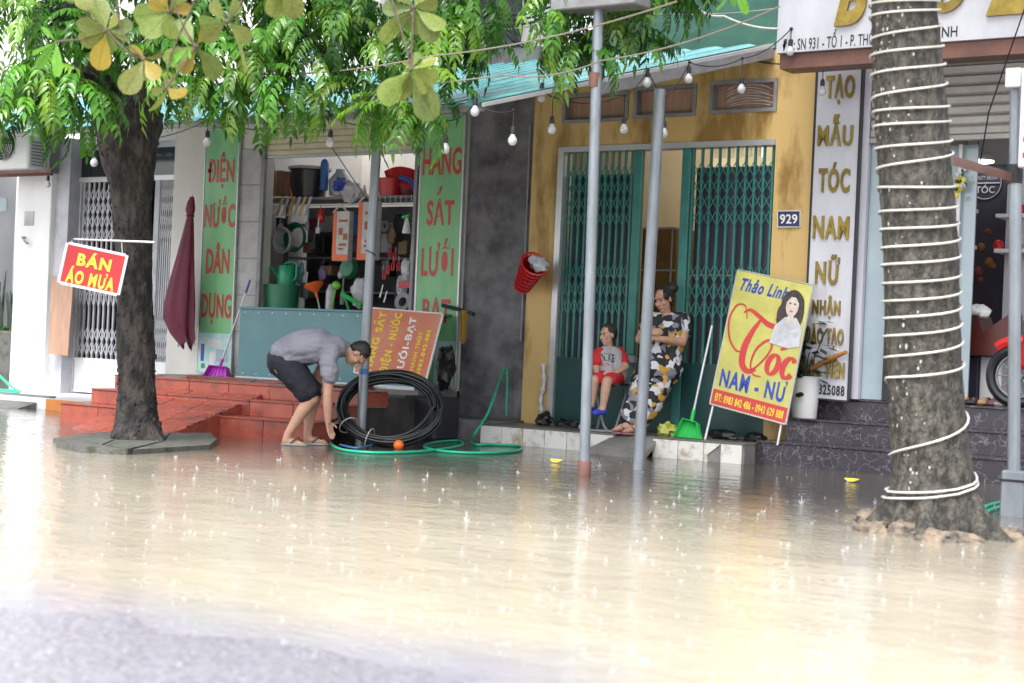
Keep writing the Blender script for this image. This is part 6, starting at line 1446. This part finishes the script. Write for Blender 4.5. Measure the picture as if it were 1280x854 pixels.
c = P(505, 378, 14.25); m = MB(); m.lathe([(.05, -.03), (.10, -.035), (.11, 0), (.10, .035), (.05, .03), (.05, -.03)], c, (.1, -1, .2), 22, cap=False); solo('wire_coil', m, mt['grey'], 'grey wire coil lying behind the goods sign on the counter', 'coil')
for i, (u, v) in enumerate(((487, 318), (493, 322), (485, 338), (491, 334), (498, 334), (480, 345))):
    p = P(u, v, 14.3); q = p+Vector((rnd.uniform(-.02, .02), 0, .12)); m = MB()
    t = thing('pliers', ('upper left', 'upper right', 'middle left', 'middle', 'middle right', 'lowest')[i]+' red handled pliers on the tool board beside the steel pole', 'pliers', p, 'red handled pliers')
    for s_ in (1, -1): m.tube([q-Vector((0, 0, .05)), p+Vector((s_*.02, 0, .03)), p+Vector((s_*.012, 0, -.04))], .008, 6)
    part('handle', m, mt['redp'], t); m = MB(); m.tube([q-Vector((0, 0, .05)), q], [.014, .005], 6); part('jaw', m, mt['steel'], t)
for i, (u, v, u2, v2) in enumerate(((475, 372, 479, 356), (480, 378, 484, 364))):
    m = MB(); m.tube([P(u, v, 14.2), P(u2, v2, 14.2)], [.012, .008], 8); solo('trowel', m, mt['alu'], ('upper', 'lower')[i]+' silver trowel blade hanging right of the steel pole', 'trowel')
for (u, v, w_, h, k_, lab) in ((338, 288, 12, 16, 'navy', 'navy blue box on the top back shelf at far left'), (398, 290, 15, 20, 'grey', 'grey box on the top back shelf beside the hanging package'), (384, 287, 11, 14, 'maroon', 'dark red box on the top back shelf in the middle'), (392, 318, 13, 22, 'black', 'black box on the second back shelf in the middle'), (378, 316, 11, 13, 'box', 'brown box on the second back shelf beside the hose rolls'), (438, 316, 9, 18, 'navy', 'navy blue box on the second back shelf between the packages'), (384, 345, 17, 18, 'black', 'black box on the third back shelf right of the watering can'), (402, 344, 12, 12, 'box', 'brown box on the third back shelf above the funnel'), (374, 372, 12, 19, 'grey', 'grey box on the lowest back shelf right of the green bin'), (408, 373, 10, 16, 'maroon', 'dark red box on the lowest back shelf behind the bottle'), (475, 316, 15, 24, 'grey', 'grey box on the second back shelf right of the steel pole'), (497, 318, 12, 17, 'box', 'brown box on the second back shelf under the spray bottle'), (476, 345, 11, 20, 'black', 'black box on the third back shelf behind the pliers'), (492, 372, 18, 14, 'navy', 'navy blue box on the lowest back shelf behind the wire coil')):
    pbox('goods_box', lab, 'box', u, v-h, u+w_, v, 14.95, .14, mt[k_], 'boxes on the dark back shelves', .006)
m = MB(); m.box((-13.95, 15.52, FZ), (-10.55, 15.56, zs-.03)); solo('back_board', m, M('board_grey', (.12, .11, .12), (.05, .05, .06), 4, .6), 'dark board closing the back of the shop shelves', 'board')

# more goods hanging among the shelves
def hang(name, label, cat, u, v, h, Y, mat, kind):
    p = P(u, v, Y); L = h*mpp(p); m = MB()
    if kind == 'hank':
        for k in range(4): m.tube([p+Vector((.035*math.cos(a)+.012*k-.02, .012*k, -L*.5+L*.5*math.sin(a))) for a in [i*math.pi/8 for i in range(16)]], .009, 5, closed=True)
    elif kind == 'bag':
        m.ell((0, 0, 0), (.055, .03, L*.5), None, 14, 10); m.v = [q*(1+.5*noise.noise(q*17+Vector((u, v, 0))))+p-Vector((0, 0, L*.5)) for q in m.v]; m.tube([p, p+Vector((0, 0, .05))], .006, 5)
    elif kind == 'tool':
        m.tube([p, p-Vector((.01, 0, L*.6))], .011, 6); m.obox(p-Vector((.012, 0, L*.8)), (.03, 0, 0), (0, .008, 0), (0, 0, L*.2), .004)
    elif kind == 'disc':
        m.lathe([(.02, 0), (L*.5, .0), (L*.5, .02), (.02, .02), (.02, 0)], p, (0, -1, 0), 18, cap=False)
    solo(name, m, mat, label, cat, smooth=40)
for a in (('rope_hank', 'white rope hank hanging left of the brush bundle in the shop', 'rope', 338, 268, 26, 14.5, mt['rope'], 'hank'), ('parts_bag', 'clear bag of fittings hanging under the brush bundle', 'bag', 350, 280, 16, 14.7, mt['bag'], 'bag'), ('trowel', 'dark trowel hanging between the brush bundle and the first package', 'trowel', 386, 262, 26, 14.5, mt['steel'], 'tool'), ('parts_bag', 'red bag of fittings hanging left of the first package', 'bag', 401, 262, 18, 14.55, mt['redp'], 'bag'), ('hammer', 'black hammer hanging left of the first package', 'hammer', 394, 285, 26, 14.5, mt['black'], 'tool'), ('brush', 'white paint brush hanging under the red fittings bag', 'brush', 399, 272, 20, 14.45, mt['card'], 'tool'), ('cable_hank', 'blue cable hank hanging between the two packages', 'cable', 441, 268, 26, 14.55, mt['bhose'], 'hank'), ('parts_bag', 'pale bag of fittings hanging below the first package', 'bag', 428, 330, 20, 14.6, mt['bag'], 'bag'), ('cutting_disc', 'grey cutting disc hanging right of the steel pole', 'disc', 482, 283, 15, 14.4, mt['grey'], 'disc'), ('parts_bag', 'brown bag of fittings hanging right of the steel pole', 'bag', 490, 285, 22, 14.4, mt['box'], 'bag'), ('cable_hank', 'black cable hank hanging left of the spray bottle', 'cable', 498, 268, 34, 14.4, mt['wire'], 'hank'), ('parts_bag', 'violet bag of fittings above the orange funnel', 'bag', 404, 330, 22, 14.5, M('violet_bag', (.16, .12, .26)), 'bag'), ('rope_hank', 'pale rope hank above the grey wire coil in the shop', 'rope', 502, 345, 24, 14.3, mt['bag'], 'hank'), ('saw', 'steel saw blade hanging behind the orange funnel', 'saw', 384, 340, 34, 14.6, mt['alu'], 'tool'), ('parts_bag', 'teal bag of fittings hanging right of the watering can', 'bag', 376, 330, 24, 14.6, mt['tealp'], 'bag'), ('shovel', 'dark shovel blade standing behind the lime scoop', 'shovel', 430, 345, 36, 14.5, mt['grey'], 'tool')): hang(*a)

# ================================================================== YELLOW HOUSE INSIDE
pf = thing('picture_frame', 'black picture frame on the yellow wall seen through the gate gap', 'picture frame', P(842, 282, 17.74))
a = P(835, 330, 17.75); b = P(872, 252, 17.75); frame_rect('frame', pf, mt['black'], a.x, b.x, a.z, b.z, 17.74, .06, .05)
m = MB(); m.box((a.x+.05, 17.76, a.z+.05), (b.x-.05, 17.77, b.z-.05)); part('picture', m, mt['brown'], pf, 0)
m = MB(); a = P(797, 420, 15.0); b = P(846, 284, 15.0); m.box((a.x, 15.0, .17), (b.x, 15.5, b.z), .01); cb_ = solo('wrapped_cabinet', m, M('wrapped_wood', (.34, .20, .07), (.24, .14, .05), 3, .25, bump=.3, bscale=12), 'brown cabinet wrapped in clear plastic inside the gate gap', 'cabinet')
m = MB()
for v in (286, 338, 395): z = P(820, v, 15).z; m.box((a.x-.005, 14.988, z-.008), (b.x+.005, 14.998, z+.008))
m.box((b.x-.05, 14.988, .3), (b.x-.035, 14.998, b.z)); solo('plastic_tape', m, mt['bag'], 'strips of tape on the plastic wrapped cabinet', 'tape')

# ================================================================== HAIR SALON INSIDE
for i, (u, v, Y, r, lab) in enumerate(((1248, 162, 15.2, .17, 'round white hanging lamp nearest the right pole in the hair salon'), (1222, 203, 16.6, .16, 'white lamp further inside the hair salon above the logo ring'))):
    c = P(u, v, Y); t = thing('ceiling_lamp', lab, 'lamp', c); m = MB(); m.lathe([(0, .0), (r, 0), (r, .012), (0, .012)], c, (0, 0, 1), 26, cap=False); part('diffuser', m, mt['lamp'], t)
    m = MB(); m.lathe([(r+.003, .013), (r*.9, .06), (r*.5, .10), (.02, .115), (.012, .118)], c, (0, 0, 1), 26, cap=False); part('shade', m, mt['white'], t); m = MB(); m.cyl(c+Vector((0, 0, .115)), (c.x, c.y, 3.6), .006, None, 6); part('cord', m, mt['wire'], t)
for i, (u0, v, u1, lab) in enumerate(((1192, 262, 1212, 'upper white shelf stub beside the dark salon partition'), (1192, 308, 1210, 'lower white shelf stub beside the dark salon partition'), (1244, 270, 1285, 'upper white wall shelf behind the right pole'), (1242, 314, 1285, 'lower white wall shelf behind the right pole'))):
    pbox('wall_shelf', lab, 'shelf', u0, v-3, u1, v+2, 15.4, .25, mt['white'], b=.004)
c = P(1196, 300, 14.25); m = MB(); m.cyl((c.x, 14.25, SZ), (c.x, 14.25, 2.88), .018, None, 8); solo('door_post', m, mt['white'], 'thin white door post right of the rope wound trunk', 'post')
pbox('wall_panel', 'white panel wall behind the shelves at the right of the salon', 'panel', 1252, 200, 1300, 400, 15.7, .05, mt['roomw'])
for i, (u, v, mm, lab) in enumerate(((1270, 262, 'bgreen', 'green plant pot on the upper salon shelf'), (1276, 264, 'redp', 'red jar on the upper salon shelf'), (1268, 308, 'redp', 'red bow on the lower salon shelf'), (1248, 309, 'redp', 'small red item at the left end of the lower salon shelf'), (1274, 300, 'card', 'white bottle on the lower salon shelf'))):
    c = P(u, v, 15.45); m = MB(); m.lathe([(0, 0), (.04, 0), (.05, .06), (.03, .1), (0, .11)], c-Vector((0, 0, .04)), (0, 0, 1), 14, cap=False); solo('salon_jar', m, mt[mm], lab, 'jar')
mt['dimr'] = M('dim_red', (.25, .05, .03)); mt['dimo'] = M('dim_orange', (.30, .13, .03))
FL = thing('artificial_flowers', 'spray of white and yellow artificial flowers beside the trunk in the salon doorway', 'flowers', P(1200, 240, 14.2))
for i in range(34):
    p = P(1200+rnd.gauss(0, 4.5), 228+rnd.gauss(0, 7), 14.2+rnd.uniform(-.05, .05)); m = MB(); m.ell(p, rnd.uniform(.012, .026), None, 7, 5); part('flower' if i % 3 else 'leaf', m, mt['card'] if i % 3 == 1 else (mt['ylw'] if i % 3 == 2 else mt['leafd']), FL)
DF = thing('flower_arrangement', 'dim red and orange flowers against the dark salon partition', 'flowers', P(1226, 335, 16.5))
for i in range(14):
    p = P(1226+rnd.gauss(0, 16), 322+rnd.gauss(0, 12), 16.5); m = MB(); m.ell(p, rnd.uniform(.03, .05), None, 7, 5); part('flower', m, mt['dimr'] if i % 2 else mt['dimo'], DF)
# wooden counter, motorbike
a = P(1196, 444, 14.6); b = P(1262, 394, 14.6); CT = thing('salon_counter', 'dark red brown wooden counter inside the salon doorway behind the trunk', 'counter', (a.x, 14.6, SZ))
m = MB(); m.prism([P(1190, 443, 14.6), P(1262, 445, 14.6), P(1262, 392, 14.6), P(1228, 416, 14.6), P(1222, 394, 14.6), P(1190, 393, 14.6)], (0, .35, 0)); part('panel', m, M('redwood', (.12, .025, .02), (.085, .018, .015), 4, .35), CT, 0)
m = MB(); m.box((P(1190, 480, 14.7).x, 14.7, SZ), (P(1222, 480, 14.7).x, 14.9, a.z), .01); part('base', m, mt['navy'], CT, 0)
m = MB(); m.box((P(1223, 480, 14.7).x, 14.72, SZ), (P(1250, 480, 14.7).x, 14.9, a.z), .01); part('base', m, mt['white'], CT, 0)
crumple('white_cloth', 'white cloth bundle on the red brown salon counter', 'cloth', P(1220, 390, 14.7), (.14, .09, .07), mt['white'], 51, amp=.3)
for i, (u, w_, mm) in enumerate(((1212, .07, 'black'), (1224, .08, 'box'), (1238, .08, 'pink'), (1252, .07, 'card'), (1204, .05, 'wood2'), (1231, .06, 'maroon'))):
    p = P(u, 496, 14.25+.05*(i % 3)); m = MB(); m.ell((p.x, p.y, SZ+.025), (w_, .04, .026), None, 12, 7); m.ell((p.x+w_*.5, p.y+.01, SZ+.04), (w_*.5, .035, .035), None, 10, 6)
    solo('shoe', m, mt[mm], ('black', 'brown', 'pink', 'white', 'orange', 'dark red')[i]+' shoe on the top marble step right of the trunk', 'shoe', 'shoes on the salon step')
MBK = thing('motorbike', 'red motorbike parked in the salon doorway at the right photo edge', 'motorbike', (-3.1, 14.1, SZ))
wc = P(1272, 470, 14.2); wc.z = SZ+.27
m = MB(); m.tube([wc+Vector((.23*math.cos(a), 0, .23*math.sin(a))) for a in [k*math.pi/16 for k in range(32)]], .045, 10, closed=True); wh = part('wheel', m, mt['rubber'], MBK)
m = MB(); m.tube([wc+Vector((.185*math.cos(k*math.pi/12), 0, .185*math.sin(k*math.pi/12))) for k in range(24)], .014, 6, closed=True); m.lathe([(0, -.04), (.05, -.04), (.05, .04), (0, .04)], wc, (0, 1, 0), 16, cap=False)
for k in range(10): m.tube([wc, wc+Vector((.185*math.cos(k*.628), 0, .185*math.sin(k*.628)))], .006, 5)
part('rim', m, mt['grey'], wh)
m = MB(); m.tube([wc+Vector((.30*math.cos(a), 0, .30*math.sin(a))) for a in [.3+k*.16 for k in range(13)]], [.05]*13, 8); part('mudguard', m, mt['redp'], MBK)
m = MB(); m.chain([wc+Vector((.05, 0, .1)), wc+Vector((.18, 0, .45)), wc+Vector((.24, 0, .62))], [.05, .13, .10]); remeshed('fairing', m, mt['redp'], MBK, .02, 3)
m = MB(); m.chain([wc+Vector((.25, 0, .1)), wc+Vector((.7, 0, .12)), wc+Vector((1.2, 0, .35))], [.10, .12, .13]); remeshed('body', m, mt['redp'], MBK, .02, 3)
m = MB(); m.chain([wc+Vector((.6, 0, .45)), wc+Vector((1.25, 0, .5))], [.09, .09]); remeshed('seat', m, mt['black'], MBK, .02, 3)
m = MB(); m.ell(wc+Vector((.10, -.0, .62)), (.05, .09, .06)); part('headlight', m, mt['lglass'], MBK)
m = MB(); m.tube([wc+Vector((.25, -.32, .78)), wc+Vector((.22, -.1, .72)), wc+Vector((.22, .1, .72)), wc+Vector((.25, .32, .78))], .014, 8); part('handlebar', m, mt['black'], MBK)
m = MB(); m.ell(wc+Vector((.20, -.33, .95)), (.05, .012, .035)); m.tube([wc+Vector((.24, -.28, .77)), wc+Vector((.20, -.33, .93))], .006, 6); part('mirror', m, mt['black'], MBK)
m = MB(); m.tube([wc, wc+Vector((.12, -.06, .42))], .018, 8); part('fork', m, mt['alu'], MBK)
wr = wc+Vector((1.2, 0, 0)); m = MB(); m.tube([wr+Vector((.23*math.cos(a), 0, .23*math.sin(a))) for a in [k*math.pi/16 for k in range(32)]], .045, 10, closed=True); part('wheel', m, mt['rubber'], MBK)
hp = wc+Vector((.22, -.02, .86)); m = MB(); m.ell(hp, (.12, .13, .11)); solo('helmet', m, mt['redp'], 'red helmet resting on the motorbike at the right photo edge', 'helmet', smooth=180)
# metal grating ramp at right
GRP = thing('grating_ramp', 'pale metal slatted ramp leaning on the marble steps at the right edge', 'ramp', P(1240, 600, 13.3))
q0 = G(1200, 612, 0); a0 = Vector((-3.95, 12.75, .02)); a1 = Vector((-3.95, 13.42, .55)); wd = 1.6
for i in range(8):
    t = i/7; p = a0.lerp(a1, t); m = MB(); m.obox(p+Vector((wd/2, 0, 0)), (wd/2, 0, 0), (0, .024, .019), (0, -.006, .008), .002); part('slat', m, mt['steel'], GRP, 0)
for x in (-3.97, -3.1, -2.3):
    d = (a1-a0); m = MB(); m.obox(Vector((x, (a0.y+a1.y)/2, (a0.z+a1.z)/2-.035)), d*.54, (.02, 0, 0), Vector((0, -d.z, d.y)).normalized()*.022, .003); part('rail', m, mt['black'], GRP, 0)

# ================================================================== RAIN HITTING THE WATER
m = MB(); rr = random.Random(21)
for i in range(620):
    u = rr.uniform(0, 1280); v = 572+282*rr.random()**1.1
    p = G(u, v, 0)
    if p.y < 2.6 or p.y > 12.8: continue
    if p.y < 4.1-.1*(p.x+2) and p.x < -2.4: p.z = .03
    s_ = rr.uniform(.3, .85)*(1.4 if rr.random() < .12 else .8)*(min(1, p.y/8)); h = .04*s_*rr.uniform(.3, 1.4)
    if rr.random() < .55: m.lathe([(.009*s_, -.002), (.004*s_, h*.35), (.0022*s_, h*.8), (.003*s_, h), (0, h*1.08)], p, (0, 0, 1), 6, cap=False)
    n = rr.randrange(3, 7)
    for k in range(n):
        a = 6.283*k/n+rr.random(); q = p+Vector((math.cos(a), math.sin(a), 0))*.010*s_; m.tube([q, q+Vector((math.cos(a)*.010*s_, math.sin(a)*.010*s_, .018*s_*rr.uniform(.5, 1.3)))], [.003*s_, .001*s_], 4)
    for k in range(rr.randrange(1, 4)): m.ell(p+Vector((rr.uniform(-.03, .03)*s_, rr.uniform(-.03, .03)*s_, rr.uniform(.01, .09)*s_)), rr.uniform(.002, .0045)*s_, None, 5, 4)
stuff('rain_splashes', m, mt['splash'], 'small white splashes of rain hitting the muddy flood water', 'splashes', 60)
